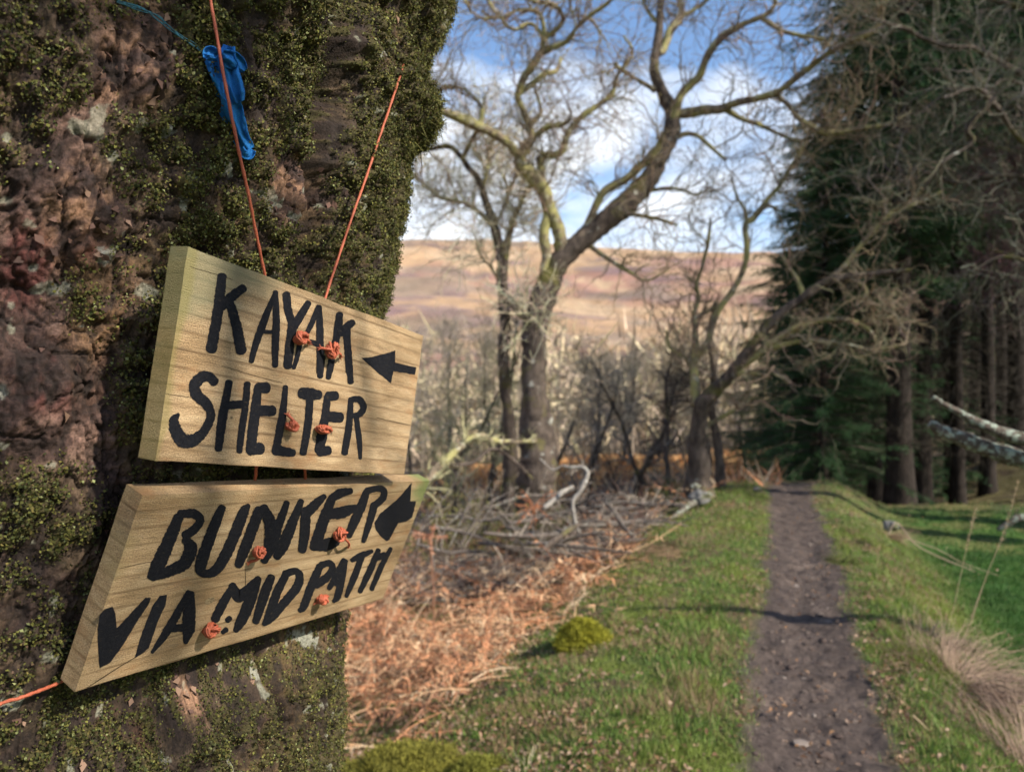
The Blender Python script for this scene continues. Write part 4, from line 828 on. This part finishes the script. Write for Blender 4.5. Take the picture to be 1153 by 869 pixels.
# ------------------------------------------------------------------ GROUND COVER
def scatter(n, x0, x1, y0, y1, rg, power=1.6):
    """points inside the view wedge, denser near the camera"""
    y = y0*np.exp(rg.uniform(0, 1, n)**(1/power)*math.log(y1/y0)); k = rg.uniform(x0, x1, n)
    return (k-CX)/F*y, y
def pc_off(x, y): return (x-path_c(np.clip(y, -4, 14)))*.94
def grass():
    rg = np.random.default_rng(5); x, y = scatter(330000, 330, 1330, 2.2, 14.5, rg, 1.25)
    p = pc_off(x, y); q = xyz(x, y)
    n1 = fbm(q*2.2, 4, 31); n2 = fbm(q*7, 4, 32); n4 = fbm(q*3.5, 3, 44)
    ok = (np.abs(p)+.10*n1+.07*n2 > .22+.13*rg.random(len(x))**.6)
    left = ss(-1.5, -2.6, p+.5*n1)
    ok &= rg.random(len(x)) > left*.4*(1+n4*2)
    ok &= rg.random(len(x)) > ss(0, .3, n2)*.55*(p < .9)
    ok &= ~((y > 11.4) & (rg.random(len(x)) < ss(11, 13.2, y)))
    ok &= ~((x > 3.6) & (y > 8.5) & (rg.random(len(x)) < .8))
    x, y, p, n1, n2, n4 = x[ok], y[ok], p[ok], n1[ok], n2[ok], n4[ok]; n = len(x); z = ground_z(x, y)
    h = rg.uniform(.014, .042, n)*(1+.5*n4)*(1+.7*ss(.35, .6, np.abs(p))*ss(.9, .5, np.abs(p)))*(1+.35*y/10)
    lush = ss(.95, 1.6, p)
    di = rg.normal(0, .45, (n, 3)); di[:, 2] = 1
    wd = .0035*(1+y/5.0)
    V, T = blades(xyz(x, y, z-.004), di, h*(1+.5*lush), wd, rg)
    pal = 1.3*np.array([(.10, .17, .03), (.14, .20, .045), (.18, .19, .05), (.28, .22, .11), (.075, .125, .03)])
    c = pal[rg.choice(5, n, p=[.32, .25, .15, .08, .20])]
    mo = ss(.05, .35, n1)[:, None]*(1-lush[:, None]); c = c*(1-mo)+np.array([.19, .24, .05])*mo
    dry = (rg.random(n) < ss(.1, .4, n4)*.5*(1-lush))[:, None]; c = np.where(dry, np.array([.30, .20, .12]), c)
    c = c*(1-lush[:, None])+np.array([.058, .135, .03])*(1+.5*fbm(xyz(x, y)*3, 3, 61)[:, None])*lush[:, None]
    c = c*rg.uniform(.6, 1.35, (n, 1))
    tag(TM().add(V, T=T, col=np.repeat(c, 3, 0)).build('grass', M['grass'], smooth=False), 'short mossy grass on both banks of the path', 'grass', kind='stuff')
    # fallen oak leaves and bracken crumbs
    x, y = scatter(60000, 330, 1330, 2.2, 13, rg, 1.2); p = pc_off(x, y); n2 = fbm(xyz(x, y)*5, 3, 47); n3 = fbm(xyz(x, y)*1.3, 3, 49)
    ok = rg.random(len(x)) < np.clip(.12+ss(-.05, .3, n2)*.8*ss(-.3, .1, n3)+.8*ss(-.9, -2.2, p), 0, 1)*np.where(np.abs(p) < .26, .12, 1)*np.where(p > .9, .2, 1)
    x, y = x[ok], y[ok]; n = len(x); nn = np.tile([0, 0, 1.], (n, 1))
    V, Q = leaves(xyz(x, y, ground_z(x, y)+rg.uniform(.004, .035, n)), nn, rg.uniform(.014, .034, n), rg, .55, .55)
    pl = np.array([(.27, .155, .085), (.36, .235, .15), (.16, .09, .055), (.40, .28, .20)]); c = pl[rg.integers(0, 4, n)]*rg.uniform(.7, 1.2, (n, 1))
    tag(TM().add(V, Q=Q, col=np.repeat(c, 4, 0)).build('leaf_litter', M['bracken'], smooth=False), 'brown fallen leaves scattered over the grass', 'leaves', kind='stuff')
    # stones and crumbs on the path
    n = 520; y = 2.3*np.exp(rg.uniform(0, 1, n)*math.log(11/2.3)); x = path_c(y)+rg.normal(0, .13, n); z = ground_z(x, y)
    bm = bmesh.new(); bmesh.ops.create_icosphere(bm, subdivisions=1, radius=1); iv = np.array([v.co[:] for v in bm.verts]); itf = np.array([[v.index for v in f.verts] for f in bm.faces]); bm.free()
    s = rg.uniform(.004, .014, n)*(1+(rg.random(n) < .06)*1.6); sc3 = np.stack([s*rg.uniform(.7, 1.4, n), s*rg.uniform(.7, 1.4, n), s*rg.uniform(.35, .7, n)], 1)
    V = iv[None]*(1+.22*rg.normal(size=(n, len(iv), 1)))*sc3[:, None]+xyz(x, y, z+.001)[:, None]
    T = itf[None]+(np.arange(n)*len(iv))[:, None, None]; c = np.array([(.11, .085, .07), (.08, .058, .048), (.19, .155, .13)])[rg.choice(3, n, p=[.45, .45, .1])]
    tag(TM().add(V.reshape(-1, 3), T=T.reshape(-1, 3), col=np.repeat(c, len(iv), 0)).build('pebbles', M['twig'], smooth=False), 'small stones and crumbs of mud trodden into the path', 'pebbles', kind='stuff')
grass()

def bracken():
    rg = np.random.default_rng(15); tm = TM(); pal = np.array([(.64, .31, .16), (.74, .47, .27), (.38, .20, .12), (.72, .54, .35), (.22, .13, .085)])
    x, y = scatter(9000, 365, 830, 3.2, 10.5, rg, 1.5); p = pc_off(x, y); nb = fbm(xyz(x, y)*1.2, 3, 90)
    ok = (p+1.15*nb < -1.45-.5*ss(4.6, 3.4, y)) & (rg.random(len(x)) < .08+.8*ss(-.2, .2, nb)); x, y = x[ok], y[ok]; n = len(x); z = ground_z(x, y)
    el = rg.uniform(0, .85, n)**1.6; a = rg.uniform(0, 2*np.pi, n); d = np.stack([np.cos(a)*np.cos(el), np.sin(a)*np.cos(el), np.sin(el)], 1)
    lift = rg.uniform(0, .09, n); P, R = grow(xyz(x, y, z+lift), d, rg.uniform(.18, .85, n), rg.uniform(.0020, .0042, n), 6, .09, -.08, rg, .5)
    V, Q = tubes(P, R, 3); c = pal[rg.choice(5, n, p=[.33, .27, .16, .16, .08])]*rg.uniform(.75, 1.2, (n, 1)); tm.add(V, Q=Q, col=np.repeat(c, 21, 0))
    # leaflets along the stalks
    k = 15; i = np.repeat(np.arange(n), k); j = rg.uniform(1.5, 5.99, n*k); ji = j.astype(int); fr = (j-ji)[:, None]
    pp = P[i, ji]*(1-fr)+P[i, ji+1]*fr; tg = nrm(P[i, ji+1]-P[i, ji]); q = rg.normal(size=tg.shape); q[:, 2] -= .5; di = nrm(q-(q*tg).sum(1, keepdims=True)*tg)+tg*.5
    V, T = blades(pp, di, rg.uniform(.03, .10, n*k), rg.uniform(.006, .016, n*k), rg); cc = np.repeat(c, k, 0)*rg.uniform(.55, 1.15, (n*k, 1)); tm.add(V, T=T, col=np.repeat(cc, 3, 0))
    tag(tm.build('bracken', M['bracken'], smooth=False), 'collapsed orange brown dead bracken filling the hollow left of the path', 'bracken', kind='stuff')
    # far bracken between the trees
    x = rg.uniform(-4, 12, 13000); y = rg.uniform(11, 46, 13000); az = x/y*F+CX; ok = (az > 440) & (az < 880); x, y = x[ok], y[ok]; z = ground_z(x, y); n = len(x)
    V, T = blades(xyz(x, y, z), rg.normal(0, .8, (n, 3))+[0, 0, 1.0], rg.uniform(.15, .55, n), .03+.0015*y, rg)
    c = pal[rg.integers(0, 5, n)]*rg.uniform(.7, 1.15, (n, 1))*np.where(y[:, None] > 24, np.array([[1.05, .95, .7]]), 1.0)
    tag(TM().add(V, T=T, col=np.repeat(c, 3, 0)).build('far_bracken', M['bracken'], smooth=False), 'rusty bracken on the ground between the far trees', 'bracken', kind='stuff')
bracken()

def frond(name, label, px, py, Y, n, ln, seed, col=(.55, .24, .12)):
    rg = np.random.default_rng(seed); c = W(px, py, Y); g = at(px, Y); root = thing(name, label, 'bracken', tuple(g)); tm = TM()
    st = resample(smooth_path([g-[0, 0, .02], (g+c)/2+[.03, 0, 0], c], 6), 14); V, Q = tubes(st[None], np.full((1, 14), .004), 5); mk('stem', V-g, [Q], M['bracken'], root, col=np.tile(np.array(col)*.7, (len(V), 1)))
    a = np.linspace(0, 2*np.pi, n, endpoint=False)+rg.uniform(-.2, .2, n); d = np.stack([np.cos(a), rg.uniform(-.3, .3, n), np.sin(a)*.8+.1], 1)
    P, R = grow(np.tile(c, (n, 1)), d, ln*rg.uniform(.6, 1.1, n), np.full(n, .0045), 6, .09, -.05, rg, .4); V, Q = tubes(P, R, 4); tm.add(V, Q=Q, col=col)
    k = 26; i = np.repeat(np.arange(n), k); j = rg.uniform(.6, 5.99, n*k); ji = j.astype(int); fr = (j-ji)[:, None]; pp = P[i, ji]*(1-fr)+P[i, ji+1]*fr; q = rg.normal(size=pp.shape)
    V, T = blades(pp, q, rg.uniform(.015, .05, n*k), rg.uniform(.006, .014, n*k), rg); tm.add(V, T=T, col=np.array(col)*1.05); tm.build('frond', M['bracken'], root, g)
frond('bracken_plant', 'single upright orange bracken plant with a starry head in front of the brush pile', 601, 571, 7.6, 11, .24, 1)
frond('bracken_plant', 'orange bracken stalk rising beside the right end of the lower sign board', 484, 604, 5.2, 5, .14, 2, (.55, .28, .17))

def cushion(label, px, py, Y, rx, ry, rz, seed, col):
    rg = np.random.default_rng(seed); b = at(px, Y); root = thing('moss_cushion', label, 'moss', tuple(b))
    th, ph = np.meshgrid(np.linspace(0, 2*np.pi, 70, endpoint=False), np.linspace(0, np.pi/2, 26)); d = np.stack([np.cos(th)*np.sin(ph), np.sin(th)*np.sin(ph), np.cos(ph)], -1)
    r = 1+.42*fbm(d*2.4+seed, 4, seed)+.20*fbm(d*6, 3, seed+1); V = d*r[..., None]*[rx, ry, rz]; V[-1, :, 2] = -.06
    n, m = th.shape; i = np.arange(n-1)[:, None]*m+np.arange(m)[None]; j = np.arange(n-1)[:, None]*m+((np.arange(m)+1) % m)[None]; Q = np.stack([i, i+m, j+m, j], -1).reshape(-1, 4)
    V = V.reshape(-1, 3); cc = np.array(col)*(1+.5*fbm(V*14, 3, 3)[:, None]); mk('mound', V, [Q], M['mossleaf'], root, col=cc)
    k = 14000; t = rg.integers(0, len(V), k); pp = V[t]+rg.normal(0, .008, (k, 3)); nn = nrm(pp/np.array([rx, ry, rz])**2); Vb, T = blades(pp, nn+rg.normal(0, .5, pp.shape), rg.uniform(.008, .022, k), .006, rg)
    cb = np.array(col)*1.35*rg.uniform(.5, 1.4, (k, 1))*(1+.5*fbm(pp*12, 3, 3)[:, None]); o = TM().add(Vb, T=T, col=np.repeat(cb, 3, 0)).build('moss_shoots', M['mossleaf'], root, smooth=False); o['kind'] = 'stuff'
cushion('bright yellow green moss cushion sitting alone on the bank between bracken and path', 658, 722, 4.55, .15, .17, .125, 3, (.19, .18, .02))
cushion('broad yellow moss hummock at the bottom edge beside the mossy trunk', 462, 850, 3.15, .25, .18, .10, 4, (.13, .12, .022))
cushion('low moss pad right of the yellow hummock at the bottom edge', 545, 872, 3.0, .12, .10, .05, 5, (.12, .12, .022))

def branch(name, label, pts, Y0, Y1, mat, cat='branch', group=None, side=0, seed=0, k=10, tw='grey', parts=True, sl=.35):
    """a lying or propped dead branch: (px, py, width px) with distance running Y0 to Y1"""
    rg = np.random.default_rng(seed+500); q = smooth_path(np.array(pts, float), 6); n = max(14, int(np.hypot(*np.diff(q[:, :2], axis=0).T).sum()/5)); q = resample(q, n); Y = np.linspace(Y0, Y1, n)
    P = np.stack([(q[:, 0]-CX)/F*Y, Y, EYE-(q[:, 1]-CY)/F*Y], 1); R = q[:, 2]/2*Y/F*(1+.08*rg.normal(size=n)); g = P[0].copy()
    root = thing(name, label, cat, tuple(g), group); V, Q = tubes(P[None], R[None], k); V = V+nrm(V-np.repeat(P, k, 0))*(np.repeat(R, k)[:, None]*.3*fbm(V*22, 3, 5)[:, None])
    caps = [np.arange(k)[None, ::-1], (len(V)-k+np.arange(k))[None]]
    mk('stem', V-g, [Q]+caps, M[mat], root)
    if side:
        p, d, r = spawn(P[None], R[None], side, rg, .1, .98, 1.1); P1, R1 = grow(p, d, rg.uniform(.3, 1.2, side)*sl, r*.5, 7, .25, 0, rg, .3); p, d, r = spawn(P1, R1, side*4, rg, .2, 1, 1); P2, R2 = grow(p, d, rg.uniform(.3, 1, side*4)*sl*.5, r*.6, 5, .3, 0, rg, .5)
        tm = TM(); V, Q = tubes(P1, np.maximum(R1, .002), 4); tm.add(V, Q=Q, col=TWC[tw]); V, Q = tubes(P2, np.maximum(R2, .0015), 3); tm.add(V, Q=Q, col=TWC[tw]); o = tm.build('twigs', M['twig'], root, g); o['kind'] = 'stuff'
    return root
branch('fallen_limb', 'thick lichen covered dead limb jutting in low from the right edge, the lower one', [(1047, 476, 9), (1060, 485, 14), (1085, 495, 17), (1115, 506, 20), (1150, 517, 22), (1240, 548, 26), (1400, 630, 32), (1560, 745, 38)], 4.2, 4.0, 'lichen_bark', seed=1)
branch('fallen_limb', 'thinner lichen covered dead limb above the thick one at the right edge', [(1050, 447, 6), (1070, 459, 8), (1100, 475, 10), (1130, 488, 13), (1165, 499, 15), (1235, 535, 16)], 4.15, 4.03, 'lichen_bark', seed=2)
branch('fallen_branch', 'short pale dead branch curling over the bank at the right edge', [(1123, 596, 5), (1135, 590, 8), (1150, 583, 9), (1190, 590, 10), (1240, 612, 12)], 6.3, 6.1, 'lichen_bark', seed=3)
branch('arched_branch', 'mossy branch arching out left from behind the base of the large oak', [(452, 580, 12), (470, 560, 10), (490, 530, 10), (505, 515, 9), (522, 500, 8), (540, 490, 7), (556, 496, 6), (585, 497, 5), (604, 496, 4)], 8.4, 9.7, 'oak_limb', side=26, seed=4, tw='green')
branch('arched_branch', 'darker branch crossing under the mossy arched one left of the oak', [(500, 522, 3), (530, 522, 4), (555, 505, 4), (580, 520, 4), (600, 540, 4)], 8.9, 9.4, 'oak', side=12, seed=5, tw='dark')
branch('dead_limb', 'white bleached dead limb bent like a hook in front of the large oak', [(652, 600, 3), (647, 585, 4), (645, 563, 4), (652, 556, 5), (657, 545, 5), (662, 533, 5), (657, 526, 4), (641, 526, 4), (633, 524, 3), (622, 529, 2), (608, 516, 2)], 7.3, 7.5, 'bleached', side=9, seed=6, sl=.18)
branch('dead_limb', 'short white broken limb left of the hooked one', [(612, 572, 4), (625, 562, 6), (634, 553, 5), (645, 548, 4)], 7.5, 7.7, 'bleached', seed=7)
branch('dead_limb', 'long grey dead limb lying level below the hooked white one', [(545, 600, 4), (580, 603, 5), (620, 602, 5), (650, 592, 7), (690, 590, 7), (722, 586, 6)], 7.0, 7.9, 'dead_wood', side=8, seed=8)
branch('dead_limb', 'pale dead limb propped against the foot of the leaning oak', [(742, 600, 6), (762, 580, 7), (780, 566, 7), (800, 556, 5)], 8.6, 9.6, 'lichen_bark', seed=9)
branch('dead_limb', 'brown dead limb slanting up at the front of the brush pile', [(608, 622, 6), (622, 610, 7), (640, 597, 6), (652, 590, 5)], 6.6, 7.1, 'oak', seed=10)
branch('dead_limb', 'grey dead limb slanting down right of the hooked white one', [(682, 566, 4), (692, 576, 5), (700, 590, 5), (712, 603, 5)], 7.8, 7.4, 'dead_wood', seed=11)
rg_ = np.random.default_rng(91)
for k in range(22):
    px = rg_.uniform(462, 735); py = 612-(px-462)*.06+rg_.uniform(-38, 8); L = rg_.uniform(45, 120); a = rg_.normal(0, .26); Y = 1.9/((py-CY)/F)*.78
    pts = [(px, py, rg_.uniform(2.5, 5)), (px+L*.35, py-L*.35*a+rg_.normal(0, 4), 4), (px+L*.7, py-L*.7*a+rg_.normal(0, 5), 3), (px+L, py-L*a, 2)]
    branch('dead_branch', 'grey leafless branch lying tangled in the brush pile', pts, Y, Y+rg_.uniform(-.5, .5), 'dead_wood', group='branches of the brush pile', side=5, seed=20+k, k=7)
for k in range(5):
    px = 498+k*13+rg_.normal(0, 7); pts = [(px-24, 618, 2.5), (px-10+rg_.normal(0, 5), 592, 2), (px+4+rg_.normal(0, 5), 568, 1.8), (px+rg_.normal(14, 14), 548, 1)]
    branch('dead_branch', 'pale dead branch standing slanted at the left end of the brush pile', pts, 6.3, 6.7, 'dead_wood', group='slanted branches of the brush pile', side=6, seed=60+k, k=6)
def brushwood():
    rg = np.random.default_rng(44); n = 1100; px = rg.uniform(450, 740, n); Y = rg.uniform(7.2, 9.8, n); x = (px-CX)/F*Y; ok = pc_off(x, Y) < -1.6; x, Y = x[ok], Y[ok]; n = len(x); z = ground_z(x, Y)
    a = rg.uniform(0, 2*np.pi, n); e = rg.normal(.1, .25, n); d = np.stack([np.cos(a), np.sin(a)*.6, e], 1); P, R = grow(xyz(x, Y, z+rg.uniform(.0, .22, n)), d, rg.uniform(.25, .9, n), rg.uniform(.003, .009, n), 7, .16, 0, rg, .4)
    V, Q = tubes(P, R, 4); c = np.array([(.17, .135, .11), (.11, .08, .065), (.22, .20, .17), (.14, .095, .08)])[rg.integers(0, 4, n)]
    tag(TM().add(V, Q=Q, col=np.repeat(c, 32, 0)).build('brushwood', M['twig']), 'tangle of thin dead twigs lying between the branches of the pile', 'brushwood', kind='stuff')
brushwood()
# dark shrub at the foot of the oak
def shrub(label, px, Y, w, h, n, col, seed, cat='shrub'):
    rg = np.random.default_rng(seed); b = at(px, Y); root = thing('shrub', label, cat, tuple(b)); a = rg.uniform(0, 2*np.pi, n); d = np.stack([np.cos(a)*.5, np.sin(a)*.5, np.full(n, 1.)], 1)
    P, R = grow(b+np.stack([np.cos(a)*w*.2, np.sin(a)*w*.2, 0*a], 1), d, h*rg.uniform(.6, 1.1, n), rg.uniform(.006, .012, n), 8, .2, -.02, rg, .3); V, Q = tubes(P, R, 4); TM().add(V, Q=Q, col=TWC['dark']).build('stem', M['twig'], root, b)
    p, dd, r = spawn(P, R, n*16, rg, .2, 1, 1.1); P2, R2 = grow(p, dd, rg.uniform(.1, .3, n*16), r*.5, 5, .3, .02, rg, .5); V, Q = tubes(P2, np.maximum(R2, .002), 3); tm = TM().add(V, Q=Q, col=TWC['brown'])
    k = n*150; i = rg.integers(0, len(P2), k); j = rg.integers(1, 6, k); V, Q = leaves(P2[i, j]+rg.normal(0, .015, (k, 3)), rg.normal(size=(k, 3)), rg.uniform(.015, .035, k), rg, .5); tm.add(V, Q=Q, col=np.repeat(np.array(col)*rg.uniform(.6, 1.4, (k, 1)), 4, 0)); o = tm.build('leaves', M['mossleaf'], root, b); o['kind'] = 'stuff'
shrub('dark mossy shrub crowded round the foot of the large oak', 600, 9.3, .45, .75, 26, (.07, .075, .02), 1)
shrub('mossy twiggy shrub left of the oak under the arched branch', 515, 9.2, .6, .95, 26, (.14, .14, .035), 2)
shrub('low green bramble shrub between the far thin trees', 752, 12.5, .6, .5, 16, (.09, .11, .03), 3)
M['stone'] = barkmat('field_stone', (.08, .075, .07), (.20, .19, .17), (.28, .29, .25), (.09, .09, .04), .58, .52, 3)
# stones at the foot of the leaning oak
for k, (px, py, Y, s, lab) in enumerate(((783, 548, 9.55, .06, 'pale lichened stone wedged against the leaning oak, the upper one'), (787, 560, 9.4, .12, 'pale rounded stone under the leaning oak, the lower one'), (853, 551, 10.0, .05, 'small pale stone beside the top end of the path'), (1003, 592, 6.8, .06, 'low grey stone half sunk in the bank right of the path'))):
    d = []; bm = bmesh.new(); bmesh.ops.create_icosphere(bm, subdivisions=4, radius=1); c = W(px, py, Y); c[2] = max(c[2], ground_z(c[0], c[1])+s*.2)
    for v in bm.verts: v.co = v.co*(s*(1+.35*float(vnoise(np.array([*(v.co*1.7+Vector((k*3, 0, 0)))])))+.0))
    me = bpy.data.meshes.new('stone'); bm.to_mesh(me); bm.free(); me.materials.append(M['stone'] if k != 0 else M['lichen_bark']); o = bpy.data.objects.new('stone', me); COL.objects.link(o); o.location = tuple(c); o.scale = (1.1, 1, .75)
    for p_ in me.polygons: p_.use_smooth = True
    tag(o, lab, 'stone')

def tussock(label, px, Y, n, ln, spread, seed, lean=(0, 0), col=(.34, .24, .17), name='grass_tussock'):
    rg = np.random.default_rng(seed); b = at(px, Y); a = rg.uniform(0, 2*np.pi, n); rr = rg.uniform(0, spread, n)**.8; st = b+np.stack([np.cos(a)*rr, np.sin(a)*rr, 0*a-.01], 1)
    d = np.stack([np.cos(a)*.7+lean[0], np.sin(a)*.7+lean[1], rg.uniform(.3, 1.1, n)], 1); P, R = grow(st, d, rg.uniform(.4, 1.15, n)*ln, np.full(n, .0016), 7, .10, -.17, rg, .4)
    V, Q = tubes(P, R, 3); c = np.array(col)*rg.uniform(.55, 1.5, (n, 1)); o = TM().add(V, Q=Q, col=np.repeat(c, 24, 0)).build(name, M['bracken'], None, b, smooth=False); o.location = tuple(b); tag(o, label, 'grass tussock'); return o
tussock('big straw coloured collapsed tussock on the bank at the lower right', 1085, 3.9, 900, .36, .20, 1, (.35, -.35))
tussock('dead brownish tussock in the bottom right corner', 1165, 3.05, 900, .38, .22, 2, (-.2, -.3))
tussock('small straw tussock behind the big collapsed one', 1050, 4.5, 350, .22, .14, 3, (.1, -.2), (.30, .22, .15))
tussock('dry tawny tussock on the left slope below the crest of the path', 770, 6.8, 420, .22, .2, 4, (-.5, -.1), (.32, .21, .13))
tussock('small green rush tuft close to the right edge of the path', 945, 6.3, 160, .16, .05, 5, (0, 0), (.10, .11, .04))
tussock('tawny grass tuft at the right end of the crest', 1000, 8.3, 200, .26, .08, 6, (.2, 0), (.36, .25, .16))
tussock('thin bleached tuft at the bottom edge between hummock and path', 592, 2.95, 40, .12, .03, 7, (0, 0), (.50, .42, .28))
def stalk(label, pts, Y, r=.0022, head=True, seed=0, col=(.50, .38, .24)):
    rg = np.random.default_rng(seed+70); q = resample(smooth_path(pts, 6), 24); P = np.array([W(a, b, Y) for a, b in q]); g = P[0].copy(); root = thing('grass_stalk', label, 'grass stalk', tuple(g))
    V, Q = tubes(P[None], np.linspace(r, r*.45, 24)[None], 5); mk('stem', V-g, [Q], M['bracken'], root, col=np.tile(col, (len(V), 1)))
    if head:
        n = 140; i = rg.integers(14, 24, n); V, T = blades(P[i], nrm(P[-1:]-P[-3:-2])+rg.normal(0, .35, (n, 3)), rg.uniform(.012, .035, n), .003, rg); mk('seed_head', V-g, [T], M['bracken'], root, col=np.tile(col, (len(V), 1)))
stalk('tall dry grass stalk with a feathery head, nearest the right edge', [(1092, 705), (1110, 650), (1130, 600), (1146, 545)], 4.1, seed=1)
stalk('straight dry grass stalk left of the feathery one', [(1073, 690), (1080, 655), (1090, 610), (1098, 575)], 4.15, .0018, seed=2)
stalk('second dry stalk crossing behind the feathery one', [(1086, 715), (1112, 645), (1138, 585), (1160, 560)], 4.3, .0016, seed=3)
stalk('bleached stem lying bent across the lush hollow, the longer one', [(1000, 602), (1010, 588), (1030, 612), (1060, 628), (1095, 642)], 6.0, .006, seed=4, col=(.40, .31, .22))
stalk('thin bleached stem lying over the lush hollow beside the bent one', [(1020, 606), (1055, 618), (1085, 634), (1125, 648)], 5.8, .004, False, 5, (.36, .28, .19))
stalk('broken pale stalk lying at the path side in the lower right', [(1028, 805), (1050, 825), (1080, 845), (1110, 869)], 3.2, .0035, False, 6)
SUN_E = 4.6; EXPO = 0.85

# ------------------------------------------------------------------ LIGHT, SKY, CAMERA
SUN = nrm(np.array([[.86, -.51, math.tan(math.radians(38))]]))[0]
sl = bpy.data.lights.new('sun', 'SUN'); sl.energy = SUN_E; sl.angle = math.radians(1.0); sl.color = (1, .93, .82)
so = bpy.data.objects.new('sun', sl); COL.objects.link(so); so.rotation_euler = Vector(SUN).to_track_quat('Z', 'Y').to_euler()
w = bpy.data.worlds.new('World'); C.world = w; w.use_nodes = True; nt = w.node_tree; bg = nt.nodes['Background']
sky = nd(nt, 'ShaderNodeTexSky', sky_type='NISHITA', sun_disc=False); sky.sun_elevation = math.asin(SUN[2]); sky.sun_rotation = math.atan2(SUN[0], SUN[1]); sky.air_density = 1.0; sky.dust_density = .6; sky.ozone_density = 3.5
geo = nd(nt, 'ShaderNodeTexCoord'); sep = nd(nt, 'ShaderNodeSeparateXYZ'); nt.links.new(geo.outputs['Generated'], sep.inputs[0])
mp = nd(nt, 'ShaderNodeMapping'); mp.inputs['Scale'].default_value = (1.0, 1.0, 2.1); mp.inputs['Location'].default_value = (1.12, .0, .15); nt.links.new(geo.outputs['Generated'], mp.inputs[0])
f = noise(nt, mp.outputs[0], 3.2, 7, .56, .35)
el = nd(nt, 'ShaderNodeMath', operation='MULTIPLY_ADD'); nt.links.new(sep.outputs[2], el.inputs[0]); el.inputs[1].default_value = -.42; nt.links.new(f, el.inputs[2])
cov = ramp(nt, el.outputs[0], [(.30, (0, 0, 0)), (.46, (.85, .85, .85)), (.6, (1, 1, 1))])
f2 = noise(nt, mp.outputs[0], 7, 5, .6)
cloud = ramp(nt, f2, [(.3, (3.6, 4.0, 4.7)), (.62, (5.9, 6.0, 6.1))])
mx = nd(nt, 'ShaderNodeMix', data_type='RGBA'); mx.clamp_result = False
nt.links.new(cov, mx.inputs[0]); nt.links.new(sky.outputs[0], mx.inputs[6]); nt.links.new(cloud, mx.inputs[7]); nt.links.new(mx.outputs[2], bg.inputs[0]); bg.inputs[1].default_value = .13
cam = bpy.data.cameras.new('camera'); co = bpy.data.objects.new('camera', cam); COL.objects.link(co); C.camera = co
co.location = (0, 0, EYE); co.rotation_euler = (math.radians(90), 0, 0)
cam.sensor_width = 36; cam.lens = 850/1153*36; cam.clip_start = .02; cam.clip_end = 20000
cam.dof.use_dof = True; cam.dof.focus_distance = .78; cam.dof.aperture_fstop = 6.4
sc = C
sc.view_settings.view_transform = 'Standard'; sc.view_settings.look = 'None'; sc.view_settings.exposure = EXPO; sc.view_settings.gamma = 1
sc.cycles.use_denoising = True; sc.cycles.max_bounces = 5; sc.cycles.diffuse_bounces = 3; sc.cycles.transparent_max_bounces = 4
sc.cycles.use_adaptive_sampling = True; sc.cycles.adaptive_threshold = .03
